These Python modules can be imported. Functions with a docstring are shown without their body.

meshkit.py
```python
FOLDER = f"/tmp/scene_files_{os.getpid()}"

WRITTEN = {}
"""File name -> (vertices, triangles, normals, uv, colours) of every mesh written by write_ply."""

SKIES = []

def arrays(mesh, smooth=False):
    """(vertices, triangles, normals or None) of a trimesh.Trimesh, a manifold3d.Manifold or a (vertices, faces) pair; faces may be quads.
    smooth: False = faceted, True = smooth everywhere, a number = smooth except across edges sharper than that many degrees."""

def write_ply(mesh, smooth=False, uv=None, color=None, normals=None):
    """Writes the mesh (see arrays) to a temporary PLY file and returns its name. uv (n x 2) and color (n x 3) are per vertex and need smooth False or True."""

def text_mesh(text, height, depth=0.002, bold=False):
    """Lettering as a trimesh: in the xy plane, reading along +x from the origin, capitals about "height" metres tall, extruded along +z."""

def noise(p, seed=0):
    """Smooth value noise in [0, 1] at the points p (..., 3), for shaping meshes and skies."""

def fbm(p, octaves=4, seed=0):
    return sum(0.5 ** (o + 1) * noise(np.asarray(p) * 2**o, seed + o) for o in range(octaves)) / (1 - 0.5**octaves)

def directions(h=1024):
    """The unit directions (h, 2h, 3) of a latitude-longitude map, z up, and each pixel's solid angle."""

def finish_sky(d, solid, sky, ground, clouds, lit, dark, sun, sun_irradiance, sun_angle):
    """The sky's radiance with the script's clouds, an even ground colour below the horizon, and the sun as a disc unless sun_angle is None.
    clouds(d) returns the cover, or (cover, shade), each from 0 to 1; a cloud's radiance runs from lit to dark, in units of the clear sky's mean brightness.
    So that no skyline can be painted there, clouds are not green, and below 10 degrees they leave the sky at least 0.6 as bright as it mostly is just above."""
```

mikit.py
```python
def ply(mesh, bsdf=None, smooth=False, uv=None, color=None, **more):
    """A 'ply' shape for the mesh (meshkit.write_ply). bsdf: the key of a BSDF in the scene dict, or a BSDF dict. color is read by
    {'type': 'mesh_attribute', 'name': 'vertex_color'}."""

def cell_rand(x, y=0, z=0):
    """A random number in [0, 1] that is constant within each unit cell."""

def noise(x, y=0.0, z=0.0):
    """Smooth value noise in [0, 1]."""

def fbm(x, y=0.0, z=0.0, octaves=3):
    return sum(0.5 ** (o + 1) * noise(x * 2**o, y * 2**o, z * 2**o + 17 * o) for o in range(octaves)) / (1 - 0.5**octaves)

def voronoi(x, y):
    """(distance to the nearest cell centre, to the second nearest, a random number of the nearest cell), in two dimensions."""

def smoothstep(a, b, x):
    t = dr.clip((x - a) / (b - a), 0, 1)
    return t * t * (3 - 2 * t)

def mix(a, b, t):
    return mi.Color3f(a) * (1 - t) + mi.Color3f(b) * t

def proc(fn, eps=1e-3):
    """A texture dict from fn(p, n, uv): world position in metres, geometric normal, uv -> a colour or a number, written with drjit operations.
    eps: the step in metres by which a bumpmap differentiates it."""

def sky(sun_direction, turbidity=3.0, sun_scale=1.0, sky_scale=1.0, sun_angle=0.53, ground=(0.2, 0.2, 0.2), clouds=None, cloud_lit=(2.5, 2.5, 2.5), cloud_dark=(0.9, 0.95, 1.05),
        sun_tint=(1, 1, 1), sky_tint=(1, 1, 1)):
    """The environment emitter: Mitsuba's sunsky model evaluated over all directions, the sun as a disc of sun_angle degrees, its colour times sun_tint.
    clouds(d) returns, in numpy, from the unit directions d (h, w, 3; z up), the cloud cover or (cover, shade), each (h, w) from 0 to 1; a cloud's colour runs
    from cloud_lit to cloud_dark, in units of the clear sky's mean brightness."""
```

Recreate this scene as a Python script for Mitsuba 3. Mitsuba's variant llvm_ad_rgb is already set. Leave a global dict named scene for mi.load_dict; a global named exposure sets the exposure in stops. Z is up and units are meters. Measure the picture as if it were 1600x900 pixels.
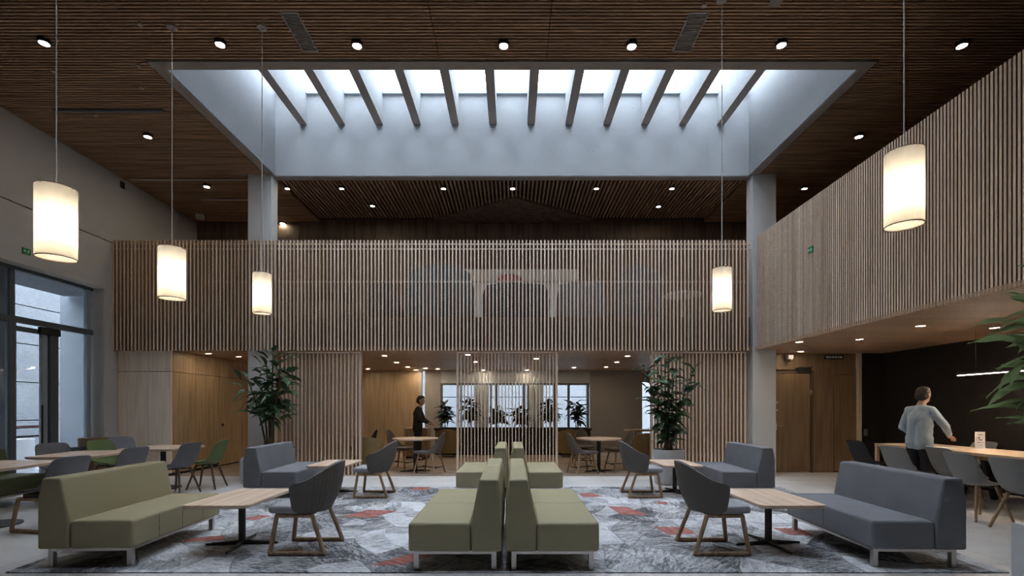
import math, random
import numpy as np, trimesh, mitsuba as mi, drjit as dr
import manifold3d as m3
import shapely.geometry as sg
import mikit, meshkit

rng = random.Random(11)
scene, labels = {'type': 'scene'}, {}
PI = math.pi
F, HY, CAMH = 755.0, 638.0, 1.40

# ------------------------------------------------------------------ camera, sky, exposure
scene['camera'] = {'type': 'perspective', 'fov_axis': 'x', 'fov': 2 * math.degrees(math.atan(800 / F)),
                   'principal_point_offset_x': 0.0, 'principal_point_offset_y': -(HY - 450) / 900,
                   'near_clip': 0.05, 'far_clip': 500.0,
                   'to_world': mi.ScalarTransform4f().look_at([0, 0, CAMH], [0, 10, CAMH], [0, 0, 1])}
exposure = 5.35
SKY = 1.9
scene['sky'] = mikit.sky((0.3, -0.2, 0.93), turbidity=4, sun_scale=0.0, sky_scale=SKY, ground=(0.25, 0.25, 0.25),
                         clouds=lambda d: np.ones(d.shape[:2]), cloud_lit=(0.84, 0.98, 1.16), cloud_dark=(0.8, 0.9, 1.0))
DOWN = 4.2      # radiance of the downlight lenses
PEND = 0.38       # radiance of the tubes in the pendant lamps

# ------------------------------------------------------------------ helpers
def S4(m): return mi.ScalarTransform4f(np.asarray(m, float).tolist())
def trs(x=0, y=0, z=0, yaw=0):
    c, s = math.cos(math.radians(yaw)), math.sin(math.radians(yaw))
    return np.array([[c, -s, 0, x], [s, c, 0, y], [0, 0, 1, z], [0, 0, 0, 1.0]])
def numbered(name, taken):
    if name not in taken: return name
    k = 1
    while f'{name}_{k:03d}' in taken: k += 1
    return f'{name}_{k:03d}'
counts = {}
def put(key, d, parent=None):
    full = key if parent is None else parent + '__' + key
    n = counts.get(full, 0); counts[full] = n + 1
    if n: full = f'{full}_{n:03d}'
    scene[full] = d
    return full
roots = {}
def thing(name, label, cat=None, group=None, kind=None):
    n = roots.get(name, 0); roots[name] = n + 1
    key = name if n == 0 else f'{name}_{n:03d}'
    d = {'label': label}
    if cat: d['category'] = cat
    if group: d['group'] = group
    if kind: d['kind'] = kind
    labels[key] = d
    return key
def struct(name, label=None):
    roots[name] = roots.get(name, 0) + 1
    labels[name] = {'kind': 'structure'}
    if label: labels[name]['label'] = label
    return name
def single(name, label, cat, d, group=None, kind=None):
    k = thing(name, label, cat, group, kind); scene[k] = d; return k

def cat(*ms): return trimesh.util.concatenate([x for m in ms for x in (m if isinstance(m, (list, tuple)) else [m])])
def box(x0, x1, y0, y1, z0, z1):
    b = trimesh.creation.box(extents=(x1 - x0, y1 - y0, z1 - z0)); b.apply_translation(((x0 + x1) / 2, (y0 + y1) / 2, (z0 + z1) / 2)); return b
def cyl(r, z0, z1, x=0, y=0, n=24, r2=None):
    r2 = r if r2 is None else r2
    m = m3.Manifold.cylinder(z1 - z0, r, r2, n).translate((x, y, z0)); return tm(m)
def tm(m):
    mm = m.to_mesh(); return trimesh.Trimesh(np.array(mm.vert_properties[:, :3]), np.array(mm.tri_verts), process=False)
def hull(pts, r, seg=12):
    rs = r if hasattr(r, '__len__') else [r] * len(pts)
    return m3.Manifold.batch_hull([m3.Manifold.sphere(a, seg).translate(tuple(map(float, p))) for p, a in zip(pts, rs)])
def rbox(x0, x1, y0, y1, z0, z1, r=.02, seg=12):
    return tm(hull([(x, y, z) for x in (x0 + r, x1 - r) for y in (y0 + r, y1 - r) for z in (z0 + r, z1 - r)], r, seg))
def rod(p, q, r, r2=None, n=10):
    r2 = r if r2 is None else r2
    p, q = np.array(p, float), np.array(q, float); v = q - p; L = np.linalg.norm(v)
    m = m3.Manifold.cylinder(L, r, r2, n); t = tm(m)
    T = trimesh.geometry.align_vectors([0, 0, 1], v / L); T[:3, 3] = p; t.apply_transform(T); return t
def bar(p, q, w, h=None):                     # square bar from p to q
    h = w if h is None else h
    p, q = np.array(p, float), np.array(q, float); v = q - p; L = np.linalg.norm(v); v /= L
    up = np.array([0, 0, 1.0]) if abs(v[2]) < .9 else np.array([1.0, 0, 0])
    a = np.cross(up, v); a /= np.linalg.norm(a); b = np.cross(v, a)
    t = trimesh.creation.box(extents=(w, h, L)); T = np.eye(4); T[:3, 0], T[:3, 1], T[:3, 2], T[:3, 3] = a, b, v, (p + q) / 2
    t.apply_transform(T); return t
def extrude(poly, z0, z1):
    m = trimesh.creation.extrude_polygon(poly, z1 - z0, engine='earcut'); m.apply_translation((0, 0, z0)); return m
def rrect(w, d, r): return sg.box(-w / 2 + r, -d / 2 + r, w / 2 - r, d / 2 - r).buffer(r, quad_segs=6)
def grid(P, closed_u=False):                  # quads of an (n, m, 3) array as triangles
    n, m = P.shape[:2]; idx = np.arange(n * m).reshape(n, m); f = []
    for i in range(n if closed_u else n - 1):
        a, b = idx[i], idx[(i + 1) % n]
        q = np.stack([a[:-1], a[1:], b[1:], b[:-1]], -1); f += [q[:, [0, 1, 2]], q[:, [0, 2, 3]]]
    return trimesh.Trimesh(P.reshape(-1, 3), np.vstack(f), process=False)
def shell(P, t):                              # an open (n, m, 3) sheet thickened by t along its normals, closed all round
    du, dv = np.gradient(P, axis=0), np.gradient(P, axis=1); N = np.cross(du, dv); N /= np.linalg.norm(N, axis=2, keepdims=True) + 1e-12
    A, B = P + N * t / 2, P - N * t / 2
    n, m = P.shape[:2]
    loop = [(i, 0) for i in range(n)] + [(n - 1, j) for j in range(1, m)] + [(i, m - 1) for i in range(n - 2, -1, -1)] + [(0, j) for j in range(m - 2, 0, -1)]
    R = np.array([[A[i, j], P[i, j] + (A[i, j] - P[i, j]) * 0, B[i, j]] for i, j in loop])
    rim = grid(R, closed_u=True)
    out = cat(grid(A), grid(B[:, ::-1]), rim); out.merge_vertices(); trimesh.repair.fix_normals(out)
    return out
def ply(mesh, mat, smooth=35, **k):
    return mikit.ply(mesh, mat, smooth=smooth, **k)
def at(d, M): return {**d, 'to_world': S4(M)}

# ------------------------------------------------------------------ materials
def pr(key, color, rough=.6, metallic=0.0, two=False, spec=.5, **k):
    c = color if isinstance(color, dict) else {'type': 'rgb', 'value': list(color)}
    b = {'type': 'principled', 'base_color': c, 'roughness': rough, 'metallic': metallic, 'specular': spec, **k}
    scene[key] = {'type': 'twosided', 'bsdf': b} if two else b
    return key
def wood_tex(axis, light, dark, side_shade=None, fine=55.0):
    def fn(p, n, uv):
        q = [p.x * fine, p.y * fine, p.z * fine]; q[axis] = q[axis] * (1.3 / fine)
        g = mikit.fbm(q[0], q[1], q[2], 2)
        t = mikit.smoothstep(.25, .8, g)
        c = mikit.mix(light, dark, dr.clip(t, 0, 1))
        if side_shade: c = c * mikit.mix(side_shade, (1, 1, 1), dr.select(dr.select(p.x > 4.985, dr.abs(n.x), dr.abs(n.y)) > .5, 1.0, 0.0))   # side faces darkened: the shade between slats painted into the colour
        return c
    return mikit.proc(fn)
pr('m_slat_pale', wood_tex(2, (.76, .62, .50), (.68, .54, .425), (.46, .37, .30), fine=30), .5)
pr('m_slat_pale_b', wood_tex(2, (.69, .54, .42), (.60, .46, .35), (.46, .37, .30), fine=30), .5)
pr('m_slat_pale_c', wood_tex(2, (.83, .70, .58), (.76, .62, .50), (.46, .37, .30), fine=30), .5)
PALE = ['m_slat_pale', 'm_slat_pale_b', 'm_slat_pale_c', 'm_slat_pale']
pr('m_slat_ceiling', wood_tex(0, (.46, .275, .165), (.27, .16, .095)), .5)
pr('m_slat_ceiling_deep', wood_tex(1, (.46, .29, .18), (.28, .17, .105)), .5)
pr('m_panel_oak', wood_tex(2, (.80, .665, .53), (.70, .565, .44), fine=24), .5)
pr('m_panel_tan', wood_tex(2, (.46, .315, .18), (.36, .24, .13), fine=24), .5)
pr('m_door_oak', wood_tex(2, (.25, .165, .095), (.19, .12, .068), fine=24), .5)
pr('m_table_top', wood_tex(1, (.74, .565, .43), (.60, .445, .325), fine=38), .42)
pr('m_leg_oak', wood_tex(2, (.40, .27, .165), (.27, .175, .10), fine=60), .5)
pr('m_leg_dark', (.11, .075, .05), .5)
pr('m_dark_wood', wood_tex(2, (.15, .105, .075), (.10, .07, .05), fine=14), .6)
def soffit(p, n, uv):
    b = p.y / .095
    g = mikit.fbm(p.x * 1.2, p.y * 60, 1.0, 2)
    c = mikit.mix((.42, .275, .17), (.30, .19, .115), dr.clip(.7 * g + .5 * mikit.cell_rand(b, 0, 0) - .1, 0, 1))
    e = dr.abs(b - dr.floor(b) - .5)
    return c * dr.select(e > .46, .35, 1.0)
pr('m_soffit', mikit.proc(soffit), .5)
pr('m_black_board', (.018, .015, .013), .8)
pr('m_dark_wall', (.012, .0095, .0085), .85)
def plaster(p, n, uv):
    g = mikit.fbm(p.x * 3, p.y * 3, p.z * 3, 3); return mi.Color3f(.49, .485, .48) * (.93 + .12 * g)
pr('m_wall', mikit.proc(plaster), .85)
pr('m_taupe', (.34, .30, .27), .85)
def fairface(p, n, uv):
    g = mikit.fbm(p.x * 1.5, p.y * 1.5, p.z * 1.5, 3)
    f = mikit.noise(p.x * 30, p.y * 30, p.z * 30)
    pit = mikit.smoothstep(.965, .985, mikit.noise(p.x * 21 + 7, p.y * 21, p.z * 21))
    return mi.Color3f(.30, .305, .31) * (.86 + .18 * g + .04 * f) * (1 - .35 * pit)
pr('m_concrete', mikit.proc(fairface), .8)
pr('m_column', (.60, .60, .60), .8)
def outwall(p, n, uv):
    g = mikit.fbm(p.x * 2, p.y * 2, p.z * 2, 2); s = mikit.noise(p.x * 24, p.y * 24, p.z * 24)
    return mi.Color3f(.155, .167, .178) * (.8 + .14 * g + .22 * s)
pr('m_outwall', mikit.proc(outwall), .9)
pr('m_outwall_dark', (.16, .18, .20), .9)
pr('m_outwall_pale', (.34, .36, .375), .9)
pr('m_frame_taupe', (.30, .26, .23), .7)
def floor_fn(p, n, uv):
    bx = dr.floor(p.x / .9); off = mikit.cell_rand(bx, 3, 1)
    u = p.x / .9 - bx; v = p.y / 1.8 + off
    r = mikit.cell_rand(bx, dr.floor(v), 2)
    g = mikit.fbm(p.x * 1.2, p.y * 5, 0, 3)
    c = mikit.mix((.62, .605, .59), (.52, .505, .49), g) * (.93 + .14 * r)
    e = dr.minimum(dr.minimum(u, 1 - u) * .9, dr.minimum(v - dr.floor(v), 1 - v + dr.floor(v)) * 1.8)
    return c * dr.select(e < .004, .75, 1.0)
pr('m_floor', mikit.proc(floor_fn), .38)
pr('m_floor_gallery_shade', wood_tex(0, (.34, .27, .215), (.26, .20, .155), fine=16), .45)  # browner wood-grain floor with the gallery shade and warm light in its colour
RED = [[(-.99,4.6),(-.73,4.6),(-.97,4.3),(-1.27,4.27)],
       [(-1.78,6.15),(-1.55,6.55),(-1.97,6.62),(-2.2,6.2)],
       [(-1.75,8.25),(-1.44,8.22),(-1.42,8.5),(-1.7,8.52)],
       [(1.42,6.35),(1.78,6.28),(1.62,6.83),(1.36,6.85)],
       [(1.72,5.3),(2.05,5.36),(2.02,5.65),(1.66,5.68)],
       [(1.12,7.55),(1.45,7.62),(1.3,7.95),(1.08,7.9)],
       [(2.13,7.0),(2.26,7.0),(2.28,7.2),(2.12,7.18)],
       [(3.05,5.3),(3.3,5.28),(3.33,5.6),(3.02,5.62)],
       [(-3.4,5.0),(-3.05,5.12),(-3.15,5.3),(-3.5,5.15)],
       [(-3.4,6.05),(-3.2,6.0),(-3.1,6.25),(-3.3,6.3)],
       [(-2.3,4.55),(-2.05,4.6),(-2.1,4.75),(-2.3,4.72)],
       [(3.9,6.4),(4.15,6.4),(4.2,6.6),(3.95,6.65)]]
def carpet_fn(p, n, uv):
    wx = mikit.fbm(p.x * 1.3, p.y * 1.3, 1, 2) * .5; wy = mikit.fbm(p.x * 1.3, p.y * 1.3, 9, 2) * .5
    d1, d2, r = mikit.voronoi(p.x * 1.9 + wx, p.y * 1.5 + wy)
    e1, e2, r2 = mikit.voronoi(p.x * 4.2 + 11 + wy, p.y * 3.8 + wx)
    a = r * 6.0
    ca, sa = dr.cos(a), dr.sin(a)
    u, v = p.x * ca + p.y * sa, p.y * ca - p.x * sa
    st = mikit.fbm(u * 46, v * 9, r * 20, 2)
    st2 = mikit.noise(u * 120, v * 40, 2)
    tone = .12 + .75 * r + .5 * (r2 - .5)
    line = mikit.smoothstep(.0, .05, d2 - d1)
    k = dr.clip(tone + (.9 - .3 * r) * (st - .5) + .5 * (st2 - .5), 0, 1) * (.55 + .45 * line)
    c = mikit.mix((.075, .075, .08), (.60, .605, .625), k)
    inred = mi.Float(0)
    for q in RED:
        ins = mi.Bool(True)
        ar = sum(q[i][0] * q[(i + 1) % 4][1] - q[(i + 1) % 4][0] * q[i][1] for i in range(4))
        s = 1.0 if ar > 0 else -1.0
        for i in range(4):
            (x0, y0), (x1, y1) = q[i], q[(i + 1) % 4]
            ins &= s * ((x1 - x0) * (p.y - y0) - (y1 - y0) * (p.x - x0)) > 0
        inred = dr.select(ins, 1.0, inred)
    return mikit.mix(c, mi.Color3f(.33, .105, .085) * (.55 + .8 * st), inred * .9)
pr('m_carpet', mikit.proc(carpet_fn), .95, sheen=.2)
def cloth(base, k=.14):
    def fn(p, n, uv):
        g = mikit.noise(p.x * 260, p.y * 260, p.z * 260); h = mikit.fbm(p.x * 6, p.y * 6, p.z * 6, 2)
        return mi.Color3f(base) * (1 - k + 2 * k * (.6 * g + .4 * h))
    return mikit.proc(fn)
pr('m_olive', cloth((.325, .287, .172), .06), .62)
pr('m_green_dark', (.075, .085, .035), .6)
pr('m_grey_sofa', cloth((.185, .19, .205), .2), .85)
pr('m_grey_chair', cloth((.125, .115, .105), .15), .75)
pr('m_seat_pad', cloth((.31, .31, .32), .12), .7)
pr('m_chair_taupe', (.135, .115, .105), .6)
pr('m_shell_grey', (.20, .205, .205), .5)
pr('m_shell_blue', (.16, .16, .18), .55)
pr('m_shell_lilac', (.25, .25, .29), .55)
pr('m_shell_green', (.16, .22, .085), .5)
pr('m_tan', (.22, .155, .065), .6)
pr('m_seam', (.05, .045, .03), .9)
pr('m_steel', (.55, .52, .50), .35, .9)
pr('m_black_metal', (.02, .02, .02), .45)
pr('m_chrome', (.7, .7, .7), .2, 1.0)
pr('m_mull', (.085, .098, .108), .45)
pr('m_mull_light', (.28, .32, .345), .5)
pr('m_white', (.75, .75, .75), .5)
pr('m_paper', (.85, .85, .88), .6)
pr('m_ink', (.06, .06, .07), .7)
pr('m_sign_green', (.01, .22, .09), .5)
pr('m_pot', (.52, .53, .535), .85)
pr('m_soil', (.02, .015, .01), .95)
def leaf_tex(a, b):
    def fn(p, n, uv): return mikit.mix(a, b, mikit.fbm(p.x * 7, p.y * 7, p.z * 7, 2))
    return mikit.proc(fn)
pr('m_leaf', leaf_tex((.03, .07, .035), (.07, .135, .065)), .3, two=True)
scene['m_leaf_near'] = {'type': 'principledthin', 'base_color': leaf_tex((.17, .25, .09), (.30, .38, .20)), 'roughness': .3, 'diff_trans': .9, 'spec_trans': 0.0}
pr('m_leaf_dark', (.03, .045, .03), .5, two=True)
pr('m_stem', (.12, .085, .05), .7)
pr('m_rail_red', (.16, .055, .035), .6)
pr('m_mezz_slate', (.035, .055, .065), .8)
pr('m_mezz_dark', (.025, .025, .03), .8)
pr('m_mezz_red', (.20, .05, .045), .7)
pr('m_mezz_grey', (.10, .105, .12), .8)
scene['m_glass'] = {'type': 'thindielectric', 'int_ior': 1.5}
scene['m_shade'] = {'type': 'principledthin', 'base_color': {'type': 'rgb', 'value': [.94, .88, .77]}, 'roughness': .9, 'diff_trans': 1.15, 'spec_trans': 0.0}
def area(rad): return {'type': 'area', 'radiance': {'type': 'rgb', 'value': list(rad)}}

# ------------------------------------------------------------------ the setting
HC, XL, XR, YF = 6.2, -8.15, 8.1, 9.85       # ceiling slat underside, side walls, front of the slat facade
YB, YN = 15.4, -2.5                          # back wall, wall behind the camera
SX, SY0, SY1 = 4.9, 6.84, 10.0               # skylight well
struct('floor')
put('stone', ply(cat(box(XL - .6, XR + .3, YN - .2, 9.95, -.2, 0), box(XL - .6, -7.05, 9.95, YB + .3, -.2, 0), box(5.43, XR + .3, 9.95, YB + .3, -.2, 0)), 'm_floor', False), 'floor')
put('timber', ply(box(-7.05, 5.43, 9.95, YB + .3, -.2, 0), 'm_floor_gallery_shade', False), 'floor')  # floor under the gallery, its shade painted as a brown tone
for w, m, b in (('wall_front', 'm_dark_wood', box(XL - .6, XR + .3, YN - .2, YN, 0, 6.6)), ('wall_right', 'm_dark_wall', box(XR, XR + .2, YN, YB, 0, 6.6))):
    struct(w); scene[w] = ply(b, m, False)
# left wall, 0.3 m thick, with the tall glazed opening
OY0, OY1, OZ = 5.2, 9.66, 3.80
struct('wall_left')
put('lower_panel', ply(cat(box(XL - .3, XL, YN, OY0, 0, 4.765), box(XL - .3, XL, OY0, OY1, OZ, 4.765), box(XL - .3, XL, OY1, YB, 0, 4.765)), 'm_wall', False), 'wall_left')
put('upper_panel', ply(box(XL - .3, XL, YN, YB, 4.785, 6.6), 'm_wall', False), 'wall_left')
put('joint', ply(box(XL - .3, XL - .02, YN, YB, 4.76, 4.79), 'm_black_board', False), 'wall_left')
put('timber_upstand', ply(box(XL - .3, XL + .004, 9.40, 9.80, 0, .82), 'm_door_oak', False), 'wall_left')
# ceiling: dark board with the skylight cut out, and a slat every 53 mm
struct('ceiling')
BZ = HC + .09
fx0, fx1, fy0, fy1 = -5.05, 5.05, 6.68, 10.16
H0, H1, HX = 2.75, 5.25, 3.25          # an added skylight out of view, brightening the near carpet and seats
bd = [box(XL, XR, YN, H0, BZ, BZ + .1), box(XL, -HX, H0, H1, BZ, BZ + .1), box(HX, XR, H0, H1, BZ, BZ + .1), box(XL, XR, H1, fy0, BZ, BZ + .1), box(XL, fx0, fy0, fy1, BZ, BZ + .1), box(fx1, XR, fy0, fy1, BZ, BZ + .1), box(XL, XR, fy1, YB, BZ, BZ + .1)]
put('board', ply(cat(bd), 'm_black_board', False), 'ceiling')
unit = ply(box(-.5, .5, -.5, .5, -.5, .5), 'm_slat_ceiling', False)
unit_deep = ply(box(-.5, .5, -.5, .5, -.5, .5), 'm_slat_ceiling_deep', False)
def ubox(u, x0, x1, y0, y1, z0, z1):
    M = np.diag([x1 - x0, y1 - y0, z1 - z0, 1.0]); M[:3, 3] = ((x0 + x1) / 2, (y0 + y1) / 2, (z0 + z1) / 2); return at(u, M)
vents = [(-2.82, -2.60, 5.85, 6.5), (2.15, 2.40, 5.85, 6.5)]
P = .053
y = 5.29
while y < 12.45:
    if y + .03 < fy0 + .0:
        spans = [(XL, -1.0), (-.992, .47), (.478, XR)]
    elif y > fy1: spans = [(XL, -4.95), (4.95, XR)]
    else: spans = [(XL, fx0 - .02), (fx1 + .02, XR)]
    for a, b in spans:
        cuts = [(a, b)]
        for (vx0, vx1, vy0, vy1) in vents:
            if vy0 < y + .03 and y < vy1: cuts = [c for (p, q) in cuts for c in ([(p, vx0), (vx1, q)] if p < vx0 and q > vx1 else [(p, q)])]
        for p, q in cuts:
            if y > 9.6 and p < -6: p = XL + .0
            put('slat', ubox(unit, p + .002, q - .002, y, y + .026, HC, HC + .075), 'ceiling')
    y += P if y < 8.6 else .06
# over the gallery the slats run away from the viewer and stop at a notched edge
x = -4.85
while x < 4.87:
    far = min(12.2, 10.95 + abs(x - .05) * .62)
    put('slat', ubox(unit_deep, x, x + .034, 10.2, far, HC, HC + .075), 'ceiling')
    x += .088
notch = sg.Polygon([(.05, 10.97), (2.1, 12.25), (2.1, 12.5), (-2.0, 12.5), (-2.0, 12.25)])
put('notch_soffit', ply(extrude(notch, HC - .02, HC + .08), 'm_dark_wood', False), 'ceiling')
# skylights: flat frame, concrete well, beams, panes
def skylight(name, SY0, SY1, fy0, fy1, fx1, nb):
    fx0, SX = -fx1, fx1 - .15
    struct(name)
    for b in (box(fx0, fx1, fy0, SY0, HC - .01, HC + .3), box(fx0, fx1, SY1, fy1, HC - .01, HC + .3), box(fx0, -SX, SY0, SY1, HC - .01, HC + .3), box(SX, fx1, SY0, SY1, HC - .01, HC + .3)):
        put('frame', ply(b, 'm_frame_taupe', False), name)
    ZT = 7.95
    for b in (box(fx0, fx1, fy0, SY0, HC + .3, ZT + .1), box(fx0, fx1, SY1, fy1, HC + .3, ZT + .1), box(fx0, -SX, SY0, SY1, HC + .3, ZT + .1), box(SX, fx1, SY0, SY1, HC + .3, ZT + .1)):
        put('well_wall', ply(b, 'm_concrete', False), name)
    # thin concrete faces that cover the frame's inner edge
    for b in (box(-SX, SX, SY1 - .012, SY1 - .001, HC + .005, HC + .31), box(-SX + .001, -SX + .012, SY0, SY1, HC + .005, HC + .31), box(SX - .012, SX - .001, SY0, SY1, HC + .005, HC + .31), box(-SX, SX, SY0 + .001, SY0 + .012, HC + .005, HC + .31)):
        put('well_edge', ply(b, 'm_concrete', False), name)
    bw, bs = .15, .785
    bxs = [(k - (nb - 1) / 2) * bs for k in range(nb)]
    for bx in bxs: put('beam', ply(box(bx - bw / 2, bx + bw / 2, SY0, SY1, 7.28, ZT), 'm_concrete', False), name)
    for bx in bxs: put('beam_shade_plate', ply(box(bx - bw / 2 - .004, bx + bw / 2 + .004, SY0, SY1 - .013, 7.268, 7.28), 'm_frame_taupe', False), name)  # taupe plate added so the concrete underside looks shaded
    edges = [-SX] + bxs + [SX]
    for a, b in zip(edges[:-1], edges[1:]):
        put('pane', ply(trimesh.Trimesh([(a, SY0, ZT), (b, SY0, ZT), (b, SY1, ZT), (a, SY1, ZT)], [[0, 1, 2], [0, 2, 3]], process=False), 'm_glass', False), name)
        put('glazing_bar', ply(box(a + .05, b - .05, SY1 - .07, SY1 - .013, ZT - .075, ZT - .03), 'm_mull_light', False), name)
skylight('skylight_1', SY0, SY1, fy0, fy1, 5.05, 12)
skylight('skylight_2', H0 + .16, H1 - .16, H0, H1, HX, 8)  # unseen opening added to light the front of the hall
# columns
for k, (x0, x1) in enumerate(((-5.42, -4.94), (4.94, 5.42))):
    single('column', 'pale concrete column at the left end of the gallery, behind the tall potted plant' if k == 0 else 'pale concrete column at the right, where the two slatted balustrades meet', 'column',
           ply(box(x0, x1, 9.92, 10.18, 0, HC), 'm_column', False))
# gallery slab with the timber soffit under it, and its floor
struct('gallery_slab')
put('soffit', ply(cat(box(XL, 4.94, 9.93, YB, 2.60, 2.66), box(5.0, XR, YN + 1, 10.57, 2.60, 2.66), box(4.94, XR, 10.19, YB, 2.60, 2.66)), 'm_soffit', False), 'gallery_slab')
put('edge', ply(cat(box(XL, 4.9, 9.97, 10.02, 2.66, 3.28), box(5.06, 5.1, YN + 1, 9.9, 2.66, 4.86)), 'm_dark_wood', False), 'gallery_slab')
put('deck', ply(cat(box(XL, 4.93, 10.02, 12.5, 2.66, 3.27), box(5.1, XR, YN + 1, 12.5, 2.66, 3.2)), 'm_dark_wood', False), 'gallery_slab')
struct('wall_gallery')
gx = XL
k = 0
while gx < XR - .01:
    w = min([.62, .78, .55, .7][k % 4], XR - gx); k += 1
    put('panel', ply(box(gx + .006, gx + w - .006, 12.5, 12.56, 3.2, 6.29), 'm_dark_wood', False), 'wall_gallery'); gx += w
put('backing', ply(box(XL, XR, 12.56, 12.62, 3.2, 6.29), 'm_black_board', False), 'wall_gallery')

# ------------------------------------------------------------------ slatted balustrades and screens
def slat_mesh(w, d, h): return box(-w / 2, w / 2, 0, d, 0, h)
bal = thing('slat_balustrade', 'long pale timber slat balustrade across the gallery front, under the skylight', 'balustrade')
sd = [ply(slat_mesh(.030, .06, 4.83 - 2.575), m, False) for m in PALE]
x = XL + .02
while x < 4.87:
    put('slat', at(rng.choice(sd), trs(x, YF, 2.575 + rng.uniform(-.003, .003))), bal); x += .0752
for z in (4.745, 4.645): put('rail', ply(box(XL, 4.88, YF + .03, YF + .06, z, z + .026), 'm_slat_pale', False), bal)
put('rail', ply(box(XL, 4.88, YF + .08, YF + .115, 2.60, 2.66), 'm_dark_wood', False), bal)
gl = thing('glass_railing', 'clear glass railing with a slim handrail behind the gallery slats', 'railing')
for a in np.arange(-8.1, 4.5, 1.3):
    b = min(a + 1.28, 4.85)
    put('pane', ply(trimesh.Trimesh([(a, 10.06, 3.28), (b, 10.06, 3.28), (b, 10.06, 4.02), (a, 10.06, 4.02)], [[0, 1, 2], [0, 2, 3]], process=False), 'm_glass', False), gl)
put('handrail', ply(box(-8.1, 4.9, 10.04, 10.08, 4.02, 4.05), 'm_steel', False), gl)
bal2 = thing('slat_balustrade', 'pale timber slat balustrade running along the right side above the long table', 'balustrade')
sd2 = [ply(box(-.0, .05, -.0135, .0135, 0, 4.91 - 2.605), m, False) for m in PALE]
y = 9.86
while y > 3.3:
    put('slat', at(rng.choice(sd2), trs(5.0, y, 2.605)), bal2); y -= .0455
put('edge_strip', ply(box(5.0, 5.06, 3.28, 9.9, 2.595, 2.604), 'm_slat_ceiling', False), bal2)
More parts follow.
